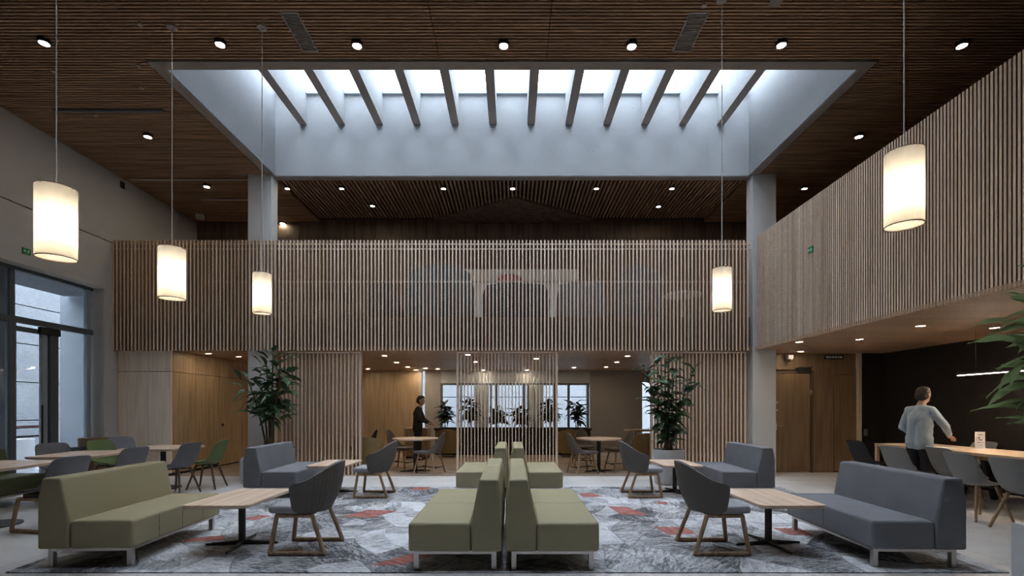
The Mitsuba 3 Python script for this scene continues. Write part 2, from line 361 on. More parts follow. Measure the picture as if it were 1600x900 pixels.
def screen(x0, x1, pitch, w, d, y0, label, z1=2.565):
    s = thing('slat_screen', label, 'screen', )
    n = int(round((x1 - x0) / pitch))
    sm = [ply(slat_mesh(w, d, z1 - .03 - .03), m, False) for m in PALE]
    for i in range(1, n): put('slat', at(rng.choice(sm), trs(x0 + (x1 - x0) * i / n, y0 + .008, .03)), s)
    for xx in (x0, x1): put('post', ply(box(xx - .022, xx + .022, y0 - .005, y0 + .09, 0, z1), 'm_slat_pale', False), s)
    put('top_rail', ply(box(x0 - .022, x1 + .022, y0 - .01, y0 + .095, z1 - .03, z1), 'm_slat_pale', False), s)
    put('bottom_rail', ply(box(x0 + .022, x1 - .022, y0 + .01, y0 + .08, 0.0, .03), 'm_slat_pale', False), s)
    return s
screen(-4.73, -3.13, .0785, .030, .085, 9.95, 'timber slat screen beside the left column, behind the blue-grey sofa and tall plant')
screen(-1.12, .92, .0715, .020, .022, 9.95, 'open timber rod screen in the middle, behind the back-to-back olive sofas')
screen(2.89, 4.80, .0775, .034, .07, 9.95, 'timber slat screen beside the right column, behind the bushy potted plant')

# ------------------------------------------------------------------ timber box on the left and the back of the ground floor
struct('wall_oak_box')
bx1, by0 = -7.04, 9.98
put('core', ply(box(XL, bx1 - .03, by0 + .03, YB, 0, 2.6), 'm_black_board', False), 'wall_oak_box')
mx = XL + .62
for a, b in ((XL + .01, mx - .004), (mx + .004, bx1)):
    for z0, z1 in ((.06, 2.155), (2.165, 2.595)): put('panel', ply(box(a, b, by0, by0 + .03, z0, z1), 'm_panel_oak', False), 'wall_oak_box')
ys = [by0 + .034, 10.75, 11.2, 11.62, 12.6, 13.6, 14.6, YB]
for i, (a, b) in enumerate(zip(ys[:-1], ys[1:])):
    for z0, z1 in ((.06, 2.155), (2.165, 2.595)):
        if i == 3 and z0 < 1: continue
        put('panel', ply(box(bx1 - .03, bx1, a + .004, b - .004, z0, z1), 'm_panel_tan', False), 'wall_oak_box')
put('plinth', ply(box(XL, bx1 - .02, by0 + .01, YB, 0, .06), 'm_black_board', False), 'wall_oak_box')
struct('door_1')
put('leaf', ply(box(bx1 - .03, bx1, 11.63, 12.59, .03, 2.155), 'm_panel_tan', False), 'door_1')
put('leaf__knob', ply(cat(rod((bx1, 11.74, 1.0), (bx1 + .03, 11.74, 1.0), .03, n=16)), 'm_black_metal'), 'door_1')
# back wall
struct('wall_back')
put('tan_panelling', ply(box(bx1, -2.96, YB, YB + .1, 0, 2.6), 'm_panel_tan', False), 'wall_back')
put('pier', ply(cat(box(-2.96, -2.86, YB - .05, YB + .1, 0, 2.6), box(-2.78, -2.26, YB, YB + .1, 0, 2.6)), 'm_taupe', False), 'wall_back')
put('pier', ply(box(2.48, 4.15, YB, YB + .1, 0, 2.6), 'm_taupe', False), 'wall_back')
put('pier', ply(box(4.6, XR, YB, YB + .1, 0, 2.6), 'm_taupe', False), 'wall_back')
put('header', ply(box(-2.26, 2.48, YB, YB + .1, 2.2, 2.6), 'm_wall', False), 'wall_back')
put('upper', ply(cat(box(XL, XR, YB, YB + .2, 2.6, 6.6)), 'm_dark_wood', False), 'wall_back')
put('header', ply(cat(box(4.15, 4.6, YB, YB + .1, 2.25, 2.6)), 'm_taupe', False), 'wall_back')
def glazing(name, axis_pts, z0, z1, mulls, fw=.05, mat='m_mull', depth=.06):
    pass
def quad(a, b, c, d): return trimesh.Trimesh([a, b, c, d], [[0, 1, 2], [0, 2, 3]], process=False)
struct('window_2')
mull = [-2.24, -1.62, -.66, -.50, .38, .52, 1.35, 1.80, 2.42]
for a in mull: put('mullion', ply(box(a - .035, a + .035, YB - .04, YB + .04, 0, 2.2), 'm_mull', False), 'window_2')
put('head', ply(box(-2.26, 2.46, YB - .05, YB + .05, 2.14, 2.2), 'm_mull', False), 'window_2')
for a, b in zip(mull[:-1], mull[1:]): put('pane', ply(quad((a, YB, 0), (b, YB, 0), (b, YB, 2.15), (a, YB, 2.15)), 'm_glass', False), 'window_2')
struct('window_3'); put('pane', ply(quad((4.15, YB + .02, 0), (4.6, YB + .02, 0), (4.6, YB + .02, 2.25), (4.15, YB + .02, 2.25)), 'm_glass', False), 'window_3')
struct('window_4'); put('pane', ply(quad((-2.86, YB, 0), (-2.78, YB, 0), (-2.78, YB, 2.6), (-2.86, YB, 2.6)), 'm_glass', False), 'window_4')
# white blinds stacked beside the middle mullions
for (a, b, w) in ((-1.2, -.72, 'left of the middle'), (.56, 1.0, 'right of the middle')):
    bl = thing('curtain', f'pale hanging curtain at the back window, {w}', 'curtain')
    n = 60; t = np.linspace(0, 1, n); xx = a + (b - a) * t; yy = YB - .14 + .03 * np.sin(t * 2 * PI * 7)
    Pq = np.stack([np.stack([xx, yy, np.full(n, z)], -1) for z in (.02, 2.14)], 1)
    put('cloth', ply(shell(Pq, .004), 'm_white', True), bl)
# right: door wall, dark niche
struct('wall_door')
put('jamb_wall', ply(cat(box(5.43, XR, 10.60, 10.75, 2.25, 2.6), box(5.43, 5.62, 10.60, 10.75, 0, 2.25), box(5.42, 5.5, 10.19, 10.6, 0, 2.6)), 'm_door_oak', False), 'wall_door')
put('panel', ply(box(6.6, 7.55, 10.58, 10.7, 0, 2.25), 'm_door_oak', False), 'wall_door')
put('panel', ply(box(7.05, 7.47, 10.56, 10.59, .03, 2.13), 'm_door_oak', False), 'wall_door')
put('panel_shade_strip', ply(box(7.035, 7.485, 10.575, 10.59, .0, 2.145), 'm_leg_dark', False), 'wall_door')  # dark strip standing in for the shade of a recess round the panel
put('trim', ply(box(7.54, 7.6, 10.5, 10.7, 0, 2.6), 'm_panel_oak', False), 'wall_door')
put('dark_panel', ply(box(7.6, XR, 10.55, 10.7, 0, 2.6), 'm_dark_wall', False), 'wall_door')
struct('door_2')
put('leaf', ply(box(5.66, 6.52, 10.57, 10.62, .02, 2.16), 'm_door_oak', False), 'door_2')
put('frame', ply(cat(box(5.6, 5.655, 10.56, 10.62, 0, 2.22), box(6.525, 6.575, 10.54, 10.62, 0, 2.22), box(5.6, 6.575, 10.56, 10.62, 2.165, 2.22)), 'm_leg_dark', False), 'door_2')
put('leaf__handle', ply(cat(rbox(5.765, 5.795, 10.55, 10.57, .93, 1.07, .006), rod((5.78, 10.55, 1.02), (5.78, 10.50, 1.02), .01), rod((5.78, 10.505, 1.02), (5.89, 10.505, 1.02), .01)), 'm_chrome'), 'door_2')
for z in (1.36, 1.53): put('leaf__lock', ply(cat(rod((5.79, 10.57, z), (5.79, 10.545, z), .025, n=16)), 'm_chrome'), 'door_2')
put('hinge', ply(cyl(.012, 1.70, 1.80, 6.53, 10.545), 'm_steel'), 'door_2')
put('closer', ply(cat(box(6.2, 6.5, 10.50, 10.56, 2.23, 2.28), bar((6.25, 10.50, 2.29), (6.5, 10.44, 2.29), .02)), 'm_black_metal', False), 'door_2')
single('wall_switch', 'small grey switch plate on the dark wall right of the timber door', 'switch', ply(rbox(7.68, 7.76, 10.535, 10.552, .80, .95, .006), 'm_steel'))
em = thing('emergency_light', 'small white emergency light above the timber door', 'emergency light')
put('body', ply(cat(rbox(5.98, 6.10, 10.46, 10.56, 2.47, 2.56, .01)), 'm_white'), em)
put('body__bulb', ply(tm(m3.Manifold.sphere(.028, 16).translate((6.04, 10.455, 2.46))), 'm_chrome'), em)
ds = thing('door_sign', 'slim dark sign strip with pale dashes above the narrow timber panel', 'sign')
put('plate', ply(box(6.84, 7.24, 10.55, 10.585, 2.475, 2.555), 'm_black_metal', False), ds)
put('plate__lettering', ply(cat([box(a, a + w, 10.545, 10.551, 2.50, 2.535) for a, w in ((6.86, .06), (6.94, .03), (6.99, .04), (7.05, .05), (7.12, .02), (7.16, .05))]), 'm_white', False), ds)

# ------------------------------------------------------------------ left glazing and what lies outside it
struct('window_1')
GX = XL - .27
def vpost(y0, y1, z0, z1, mat='m_mull', d=.08): put('mullion', ply(box(GX - d / 2, GX + d / 2, y0, y1, z0, z1), mat, False), 'window_1')
vpost(OY0, OY0 + .08, 0, OZ); vpost(8.06, 8.14, 0, OZ); vpost(9.54, 9.62, 0, OZ, 'm_mull_light'); 
vpost(6.6, 6.66, 0, OZ)
put('head', ply(box(GX - .05, GX + .05, OY0, OY1, OZ - .06, OZ), 'm_mull', False), 'window_1')
put('transom', ply(box(GX - .05, GX + .05, OY0, OY1, 2.86, 2.96), 'm_mull', False), 'window_1')
put('sill', ply(box(GX - .08, GX + .12, 8.95, 9.6, .60, .66), 'm_mull', False), 'window_1')
put('spandrel', ply(box(GX - .03, GX + .03, 8.95, 9.6, 0, .6), 'm_mull', False), 'window_1')
for a, b in ((OY0, 6.6), (6.66, 8.06), (8.14, 9.54)): put('pane', ply(quad((GX, a, 2.96), (GX, b, 2.96), (GX, b, OZ), (GX, a, OZ)), 'm_glass', False), 'window_1')
for a, b, z in ((OY0, 6.6, 0), (6.66, 8.06, 0), (8.95, 9.54, .66)): put('pane', ply(quad((GX, a, z), (GX, b, z), (GX, b, 2.86), (GX, a, 2.86)), 'm_glass', False), 'window_1')
struct('door_3')
put('stile', ply(cat(box(GX - .03, GX + .03, 8.14, 8.18, 0, 2.86)), 'm_mull', False), 'door_3')
put('stile', ply(box(GX - .03, GX + .03, 8.63, 8.73, 0, 2.80), 'm_mull_light', False), 'door_3')
put('jamb', ply(box(GX - .05, GX + .05, 8.76, 8.92, 0, 2.86), 'm_mull', False), 'door_3')
put('top_rail', ply(box(GX - .03, GX + .03, 8.18, 8.63, 2.72, 2.80), 'm_mull', False), 'door_3')
put('bottom_rail', ply(box(GX - .03, GX + .03, 8.18, 8.63, .02, .12), 'm_mull', False), 'door_3')
put('pane', ply(quad((GX, 8.18, .12), (GX, 8.63, .12), (GX, 8.63, 2.72), (GX, 8.18, 2.72)), 'm_glass', False), 'door_3')
put('closer', ply(box(GX + .03, GX + .09, 8.55, 8.92, 2.72, 2.84), 'm_black_metal', False), 'door_3')
put('pull_handle', ply(cat(rod((GX + .09, 8.57, .72), (GX + .09, 8.57, 1.46), .014), rod((GX + .09, 8.57, .76), (GX, 8.66, .76), .01), rod((GX + .09, 8.57, 1.42), (GX, 8.66, 1.42), .01)), 'm_black_metal'), 'door_3')
struct('ground_outside'); scene['ground_outside'] = ply(cat(box(-40, XL - .62, -10, 40, -.4, -.05), box(XL - .62, 30, YB + .32, 40, -.4, -.05)), 'm_outwall', False)
ob = thing('concrete_building', 'pale speckled concrete building seen through the left glazing', 'building')
zs = [-.05, 1.08, 2.1, 3.12, 4.14, 5.2]
for i in range(5):
    for j in range(4):
        y0 = -2.0 + j * 6.6
        put('panel', ply(box(-13.3, -13.0, y0 + .012, y0 + 6.588, zs[i] + .012, zs[i + 1] - .012), 'm_outwall', False), ob)
put('backing', ply(box(-13.6, -13.28, -2, 24.4, -.05, 5.2), 'm_outwall', False), ob)
fin = thing('concrete_fin', 'grey concrete side wall standing outside the left glazing, right of the door', 'wall')
put('wall', ply(box(-10.57, -8.6, 11.3, 11.6, -.05, 7.0), 'm_outwall_dark', False), fin)
fin = thing('concrete_fin', 'dark grey concrete wall outside the leftmost pane of the left glazing', 'wall')
put('wall', ply(box(-9.3, -9.1, 4.6, 8.85, -.05, 4.0), 'm_outwall_dark', False), fin)
cn = thing('canopy', 'flat concrete canopy over the outside of the left entrance', 'canopy')
put('slab', ply(box(-10.4, XL - .32, 4.6, 11.2, 4.0, 4.25), 'm_outwall', False), cn)
orl = thing('outdoor_railing', 'low outdoor railing with a red-brown top rail beyond the glass door', 'railing')
put('top_rail', ply(box(-10.75, -10.68, 6.6, 11.2, .96, 1.02), 'm_rail_red', False), orl)
put('rail', ply(box(-10.74, -10.69, 6.6, 11.2, .76, .80), 'm_black_metal', False), orl)
for yy in (6.8, 8.2, 9.6, 11.0): put('post', ply(box(-10.74, -10.69, yy, yy + .05, -.05, .96), 'm_black_metal', False), orl)
single('parapet', 'low white outdoor wall under the railing outside the glass door', 'wall', ply(box(-11.3, -11.1, 6.0, 11.25, -.05, .70), 'm_white', False))
ob2 = thing('concrete_building', 'pale building beyond the back windows', 'building')
for i in range(3):
    for j in range(6): put('panel', ply(box(-9 + j * 3 + .012, -9 + j * 3 + 2.988, 19.5, 19.8, -.05 + i * 1.9 + .012, -.05 + (i + 1) * 1.9 - .012), 'm_outwall_pale', False), ob2)

put('backing', ply(box(-9, 9, 19.78, 20.0, -.05, 5.65), 'm_outwall_pale', False), ob2)
# ------------------------------------------------------------------ furniture prototypes (local: facing +x)
def sofa_parts(L, mat, cushions=1, stitches=0):
    out = []
    def A(n, m, mt, s=35): out.append((n, ply(m, mt, s)))
    r = .022
    for c in range(cushions):
        y0, y1 = L * c / cushions, L * (c + 1) / cushions
        pts = [(x, yy, z) for x, z in ((r, .165 + r), (.265 - r, .165 + r), (.265 - r, .42), (.198 - r, .785 - r), (.03 + r, .785 - r), (r, .6)) for yy in (y0 + r, y1 - r)]
        A('backrest', tm(hull(pts, r)), mat)
        A('seat', rbox(.267, .80, y0, y1, .165, .415, .026), mat)
    for k in range(stitches):
        yy = L * (k + 1) / (stitches + 1); A('seat__stitch', box(.7985, .8012, yy - .002, yy + .002, .19, .385), 'm_seam', False)
    t = .042
    for yy in (.05, L - .05 - t):
        A('rail', box(.05, .76, yy, yy + t, .135, .165), 'm_steel', False)
        for xx in (.05, .76 - t): A('leg', box(xx, xx + t, yy, yy + t, 0, .165), 'm_steel', False)
    for xx in (.05, .76 - t): A('rail', box(xx, xx + t, .05, L - .05, .137, .165), 'm_steel', False)
    return out
def place(name, label, cat_, parts, M, group=None):
    k = thing(name, label, cat_, group)
    for n, d in parts: put(n, at(d, M), k)
    return k

def wrap_back(th0, z0, zb, za, rx0, ry0, rx1, ry1, lean, thick, ribs=0, nth=64, nz=12, x0=0.0):
    th = np.linspace(-th0, th0, nth); v = np.linspace(0, 1, nz)
    P3 = np.zeros((nth, nz, 3))
    for i, a in enumerate(th):
        q = abs(a) / th0
        top = za + (zb - za) * (.5 + .5 * math.cos(PI * min(1, q * 1.12) ** 1.25))
        cor = max(0, (q - .86) / .14) ** 2.2
        for j, w in enumerate(v):
            w = cor * .16 + w * (1 - cor * .34)
            z = z0 + (top - z0) * w
            h = (z - z0) / (zb - z0); e = math.sin(min(1, h * 1.6) * PI / 2)
            rx, ry = rx0 + (rx1 - rx0) * e, ry0 + (ry1 - ry0) * e
            k = 1 + (.017 * math.sin(a * ribs) * math.sin(PI * w) ** .7 * (1 if q < .62 else 0) if ribs else 0)
            P3[i, j] = (x0 - rx * math.cos(a) * k - lean * h * max(0, math.cos(a)), ry * math.sin(a) * k, z)
    return shell(P3, thick)
def sled(y, lean, mat='m_leg_oak'):
    w = .042
    a, b = (.255, y, .022), (-.255, y, .022)
    c, d = (.205, y - lean, .37), (-.13, y - lean, .37)
    def hb(p, q): return tm(hull([p, q], .021, 10))
    return cat(hb(a, c), hb(b, d), hb(a, b), hb(c, d))
def armchair_parts(ribs=0):
    out = []
    out.append(('backrest', ply(wrap_back(1.75, .40, .87, .69, .20, .235, .265, .30, .075, .036, ribs, 230 if ribs else 64, 14), 'm_grey_chair', 50)))
    s = extrude(sg.Polygon([(.29, -.235), (.29, .235), (.1, .27), (-.1, .25), (-.2, .12), (-.2, -.12), (-.1, -.25), (.1, -.27)]).buffer(-.02).buffer(.02, quad_segs=5), .395, .46)
    out.append(('seat', ply(cat(tm(hull([(x, y, z) for x, y in ((.26, -.21), (.26, .21), (.0, .235), (0, -.235), (-.16, .13), (-.16, -.13)) for z in (.415, .442)], .024))), 'm_seat_pad')))
    out.append(('base', ply(box(-.12, .2, -.2, .2, .37, .393), 'm_leg_dark', False)))
    for s_ in (-1, 1): out.append(('sled_leg', ply(sled(.25 * s_, .035 * s_), 'm_leg_oak', 50)))
    return out
def legs4(parts, mat, hx, hy, tx, ty, zt, r0=.014, r1=.02):
    for sx in (-1, 1):
        for sy in (-1, 1): parts.append(('leg', ply(rod((hx * sx, hy * sy, 0), (tx * sx, ty * sy, zt), r0, r1), mat, 50)))
def side_chair_parts(mat='m_chair_taupe', leg='m_leg_oak'):
    out = [('backrest', ply(wrap_back(1.25, .41, .84, .50, .19, .215, .25, .245, .09, .026, 0, 44), mat, 50)),
           ('seat', ply(tm(hull([(x, y, z) for x, y in ((.22, -.19), (.22, .19), (-.02, .205), (-.02, -.205), (-.16, .12), (-.16, -.12)) for z in (.425, .445)], .02)), mat))]
    legs4(out, leg, .23, .22, .14, .15, .42)
    out.append(('stretcher', ply(cat(rod((-.2, -.2, .13), (-.2, .2, .13), .009), rod((.2, -.2, .13), (.2, .2, .13), .009), rod((-.2, 0, .13), (.2, 0, .13), .009)), 'm_black_metal')))
    return out
def shell_chair_parts(mat, leg, ht=.845, w_top=.40, arms=.10):
    prof = [(.235, .425), (.20, .445), (.10, .435), (0, .425), (-.10, .43), (-.165, .455), (-.205, .51), (-.23, .58), (-.258, .68), (-.285, .77), (-.31, ht)]
    prof = np.array(prof); t = np.linspace(0, len(prof) - 1, 34)
    from scipy.interpolate import CubicSpline
    cs = CubicSpline(np.arange(len(prof)), prof); C = cs(t)
    u = np.linspace(-1, 1, 19); P3 = np.zeros((len(t), len(u), 3))
    for i in range(len(t)):
        f = t[i] / (len(prof) - 1)
        w = np.interp(f, [0, .12, .4, .6, .85, 1], [.36, .43, .47, .47, .44, w_top]) / 2
        tx = cs(t[i], 1); nrm = np.array([tx[1], -tx[0]]); nrm = nrm / np.linalg.norm(nrm)
        if nrm[1] < 0 and f < .4: nrm = -nrm
        if f >= .4: nrm = np.array([abs(nrm[0]), -abs(nrm[1]) * 0 + nrm[1] * (1 if nrm[1] > 0 else -1)])
        lift = np.interp(f, [0, .15, .35, .55, .75, 1], [.012, .03, .075, arms, .07, .035])
        for j, a in enumerate(u):
            e = abs(a) ** 2.6
            rc = 1.0
            if f > .93: rc = 1 - (f - .93) / .07 * .10 * abs(a) ** 3
            x, z = C[i]
            P3[i, j] = (x + nrm[0] * lift * e, w * a * rc, z + nrm[1] * lift * e - (max(0, f - .9) * .25 * abs(a) ** 3))
    out = [('shell', ply(shell(P3, .014), mat, 60))]
    legs4(out, leg, .235, .215, .12, .11, .425)
    out.append(('underframe', ply(cat(bar((-.12, -.11, .405), (.12, .11, .405), .02), bar((-.12, .11, .405), (.12, -.11, .405), .02)), 'm_black_metal', False)))
    return out
def lounge_table_parts(w=.62, d=.95, h=.49, r=.07, foot=.34):
    out = [('top', ply(cat(extrude(rrect(w, d, r), h - .022, h), extrude(rrect(w - .02, d - .02, r), h - .03, h - .022)), 'm_table_top', 30)),
           ('column', ply(cyl(.033, .03, h - .03, n=20), 'm_black_metal')),
           ('column__mount', ply(box(-.16, .16, -.16, .16, h - .038, h - .03), 'm_black_metal', False))]
    for k in range(4):
        a = k * PI / 2 + .12; c = np.array([math.cos(a), math.sin(a), 0])
        out.append(('column__foot', ply(tm(hull([c * .02 + (0, 0, .025), c * foot + (0, 0, .011)], [.024, .010])), 'm_black_metal')))
    return out
def dining_table_parts(w, d, h=.72, r=.12, base=.27):
    return [('top', ply(cat(extrude(rrect(w, d, r), h - .024, h), extrude(rrect(w - .03, d - .03, r), h - .034, h - .024)), 'm_table_top', 30)),
            ('column', ply(cyl(.04, .015, h - .034, n=20), 'm_black_metal')), ('column__base', ply(cyl(base, 0, .015, n=36), 'm_black_metal'))]
def round_table_parts(rad, h=.74):
    out = [('top', ply(cat(cyl(rad, h - .025, h, n=48), cyl(rad - .02, h - .035, h - .025, n=48)), 'm_table_top', 30)), ('column', ply(cyl(.04, .02, h - .035, n=20), 'm_black_metal'))]
    for k in range(4):
        a = k * PI / 2 + .3; c = np.array([math.cos(a), math.sin(a), 0])
        out.append(('column__foot', ply(tm(hull([c * .02 + (0, 0, .022), c * .32 + (0, 0, .010)], [.02, .009])), 'm_black_metal')))
    return out

# ------------------------------------------------------------------ lounge
rug = sg.Polygon([(-4.30, 4.10), (4.22, 4.10), (4.75, 8.56), (-4.75, 8.56)])
single('carpet', 'large grey patchwork carpet with brick-red patches under the lounge seating', 'carpet', ply(extrude(rug, .0005, .010), 'm_carpet', False))
RZ = .010
def on(x, y, yaw, z=RZ): return trs(x, y, z, yaw)
olive2 = sofa_parts(1.77, 'm_olive', 2); olive1 = sofa_parts(1.38, 'm_olive', 1)
place('sofa', 'front olive green sofa of the middle group, its seat facing left', 'sofa', olive2, on(-.085, 5.88, 180))
place('sofa', 'front olive green sofa of the middle group, its seat facing right', 'sofa', olive2, on(-.055, 4.11, 0))
place('sofa', 'further olive green sofa of the middle group, its seat facing left', 'sofa', olive1, on(-.065, 8.80, 180))
place('sofa', 'further olive green sofa of the middle group, its seat facing right', 'sofa', olive1, on(-.015, 7.42, 0))
place('sofa', 'olive green sofa at the front left with steel legs, next to the lounge table', 'sofa', sofa_parts(1.38, 'm_olive', 1, 3), on(-4.112, 4.18, 2.5))
grey1 = sofa_parts(1.40, 'm_grey_sofa', 1, 1)
place('sofa', 'large charcoal grey sofa at the front right, the nearest grey one', 'sofa', grey1, on(3.968, 5.56, 180 - 1.8))
place('sofa', 'blue-grey sofa at the back left of the carpet, in front of the tall potted plant', 'sofa', grey1, on(-4.135, 7.42, 2.5))
place('sofa', 'blue-grey sofa at the back right of the carpet, in front of the right column', 'sofa', grey1, on(4.11, 8.80, 180 - 3))
lt = lounge_table_parts()
place('lounge_table', 'low oak-topped lounge table at the front left, touching the olive sofa', 'table', lt, on(-2.76, 4.94, 0))
place('lounge_table', 'low oak-topped lounge table at the front right, beside the charcoal sofa', 'table', lt, on(2.62, 4.94, 0))
place('lounge_table', 'small oak-topped lounge table further back on the left, beside the blue-grey sofa', 'table', lt, on(-2.92, 8.0, 0))
place('lounge_table', 'small oak-topped lounge table further back on the right, before the round concrete pot', 'table', lt, on(2.70, 8.02, 0))
ac, acr = armchair_parts(0), armchair_parts(52)
place('armchair', 'dark grey ribbed armchair with oak sled legs at the front left table, facing left', 'armchair', acr, on(-2.03, 4.81, 180))
place('armchair', 'dark grey armchair with oak sled legs at the front right table, facing right', 'armchair', ac, on(1.98, 4.80, 0))
place('armchair', 'dark grey ribbed armchair with oak sled legs further back on the left, facing left', 'armchair', acr, on(-2.19, 7.72, 180))
place('armchair', 'dark grey armchair with oak sled legs further back on the right, facing right', 'armchair', ac, on(2.06, 7.72, 0))

# ------------------------------------------------------------------ dining corner by the left window
place('dining_table', 'nearest of the oak dining tables by the left window, cut by the picture edge', 'table', dining_table_parts(.92, 1.15), trs(-6.22, 5.78, 0, 4))
place('dining_table', 'middle oak dining table by the left window, between two others', 'table', dining_table_parts(.90, 1.10), trs(-6.45, 7.30, 0, 8))
place('dining_table', 'furthest oak dining table by the left window, in front of the oak panelled box', 'table', dining_table_parts(.95, 1.0), trs(-6.12, 8.48, 0, 0))
blue, green, lil = shell_chair_parts('m_shell_blue', 'm_leg_dark'), shell_chair_parts('m_shell_green', 'm_leg_dark'), shell_chair_parts('m_shell_lilac', 'm_leg_dark')
place('dining_chair', 'slate grey shell chair just left of the green one before the oak panelling', 'chair', blue, trs(-5.50, 7.95, 0, 172))
place('dining_chair', 'green shell chair with dark wooden legs on the right of the far dining table', 'chair', green, trs(-5.36, 8.5, 0, 186))
place('dining_chair', 'slate grey shell chair seen from behind at the middle dining table, above the olive sofa', 'chair', blue, trs(-5.68, 7.02, 0, 170))
place('dining_chair', 'slate grey shell chair on the window side of the middle dining table, facing the room', 'chair', blue, trs(-7.12, 7.62, 0, -25))
place('dining_chair', 'green shell chair on the window side of the far dining table', 'chair', green, trs(-7.0, 8.42, 0, -15))
place('dining_chair', 'lilac grey shell chair furthest back by the window, against the oak panelled box', 'chair', lil, trs(-7.42, 9.3, 0, -30))
sl = [blue[0], ('base', ply(box(-.13, .18, -.19, .19, .375, .424), 'm_leg_dark', False))] + [('sled_leg', ply(sled(.25 * o, .035 * o), 'm_leg_oak', 50)) for o in (-1, 1)]
place('dining_chair', 'slate grey shell chair on oak sled legs, nearest of the dining chairs', 'chair', sl, trs(-5.36, 5.66, 0, 170))
place('sofa', 'dark green bench sofa along the left window, cut by the picture edge', 'sofa', sofa_parts(1.4, 'm_green_dark', 2), trs(-7.92, 5.98, 0, 0))

# ------------------------------------------------------------------ far seating under the gallery
rt = round_table_parts(.50)
side = side_chair_parts()
S11 = np.diag([1.1, 1.1, 1.06, 1.0])
place('round_table', 'round oak table on the left under the gallery, left of the middle rod screen', 'table', rt, trs(-2.15, 10.75, 0, 0))
place('round_table', 'round oak table on the right under the gallery, right of the middle rod screen', 'table', rt, trs(1.93, 10.75, 0, 0))
place('side_chair', 'taupe chair with wooden legs at the right side of the left round table', 'chair', side, trs(-1.78, 10.42, 0, 160) @ S11)
place('side_chair', 'taupe chair at the left of the left round table, facing right', 'chair', side, trs(-2.60, 11.35, 0, -20) @ S11)
place('side_chair', 'dark taupe chair behind the tan booth seat on the left', 'chair', side_chair_parts('m_mezz_dark'), trs(-3.55, 11.35, 0, 185) @ S11)
place('side_chair', 'taupe chair with wooden legs at the left side of the right round table', 'chair', side, trs(1.52, 10.42, 0, 20) @ S11)
place('side_chair', 'brownish taupe chair at the right side of the right round table', 'chair', side, trs(2.45, 11.05, 0, 195) @ S11)
place('side_chair', 'taupe chair behind the right round table, near the back window', 'chair', side, trs(1.75, 11.9, 0, -90) @ S11)
def tub_parts(mat):
    out = [('backrest', ply(wrap_back(1.5, .12, .80, .74, .26, .29, .28, .31, .03, .06, 0, 40), mat, 50)), ('seat', ply(rbox(-.22, .28, -.26, .26, .22, .44, .04), mat))]
    legs4(out, 'm_black_metal', .2, .2, .17, .17, .24, .012, .016)
    return out
tub = tub_parts('m_tan')
place('tub_chair', 'tan tub chair beside the left slat screen, near the left round table', 'chair', tub, trs(-3.10, 10.52, 0, 80))
place('tub_chair', 'tan tub chair in front of the planter bench, left of the middle rod screen', 'chair', tub, trs(-1.85, 14.0, 0, 90))
place('tub_chair', 'tan tub chair in front of the planter bench, right of the middle rod screen', 'chair', tub, trs(1.65, 14.0, 0, 90))
place('tub_chair', 'tan tub chair under the tall dark table beside the right slat screen', 'chair', tub, trs(3.28, 11.9, 0, 90))
bt = thing('bar_table', 'brown-topped table on slanted legs half hidden by the bushy potted plant', 'table')
put('top', ply(extrude(rrect(1.1, .6, .1), .80, .84), 'm_leg_oak', 30, to_world=S4(trs(3.55, 12.75))), bt)
for sx in (-1, 1):
    for sy in (-1, 1): put('leg', ply(bar((3.55 + .42 * sx, 12.75 + .24 * sy, 0), (3.55 + .25 * sx, 12.75 + .15 * sy, .80), .035), 'm_steel' if sx < 0 and sy < 0 else 'm_black_metal', False), bt)  # near left leg in pale steel: a highlight put into its material
cb = thing('low_cabinet', 'low brown cabinet in front of the tan wall, beside the standing man in black', 'cabinet')
put('body', ply(box(-3.0, -2.35, 13.5, 13.95, .05, .84), 'm_leg_oak', False), cb)
put('plinth', ply(box(-2.97, -2.38, 13.52, 13.93, 0, .05), 'm_black_metal', False), cb)
put('door', ply(box(-2.98, -2.685, 13.485, 13.5, .07, .82), 'm_leg_oak', False), cb); put('door', ply(box(-2.675, -2.37, 13.485, 13.5, .07, .82), 'm_leg_oak', False), cb)
pb = thing('planter_bench', 'long dark planter bench below the back windows', 'planter')
put('body', ply(cat(box(-2.3, 2.35, 14.5, 14.95, 0, .74), box(-2.34, 2.39, 14.46, 14.99, .74, .80)), 'm_black_board', False), pb)
put('soil', ply(box(-2.2, 2.25, 14.6, 14.88, .80, .815), 'm_soil', False), pb)

# ------------------------------------------------------------------ long table niche on the right
lg = thing('long_table', 'long oak communal table with panel end on the right, beneath the linear lamp', 'table')
TX0, TX1, TY0, TY1 = 6.65, 7.62, 4.2, 8.87
put('top', ply(box(TX0, TX1, TY0, TY1, .72, .76), 'm_table_top', False), lg)
put('apron', ply(box(TX0 + .06, TX1 - .06, TY0 + .1, TY1 - .06, .66, .72), 'm_leg_oak', False), lg)
for yy in (TY0, TY1 - .05): put('end_panel', ply(cat(box(TX0 + .01, TX0 + .06, yy, yy + .05, 0, .72), box(TX1 - .06, TX1 - .01, yy, yy + .05, 0, .72)), 'm_table_top', False), lg)
for yy in (5.6, 7.4):
    for sx in (-1, 1): put('trestle_leg', ply(bar((7.13 + .26 * sx, yy, 0), (7.13 + .08 * sx, yy, .66), .06), 'm_black_metal', False), lg)
gsh = shell_chair_parts('m_shell_grey', 'm_leg_oak', .84, .42, .12)
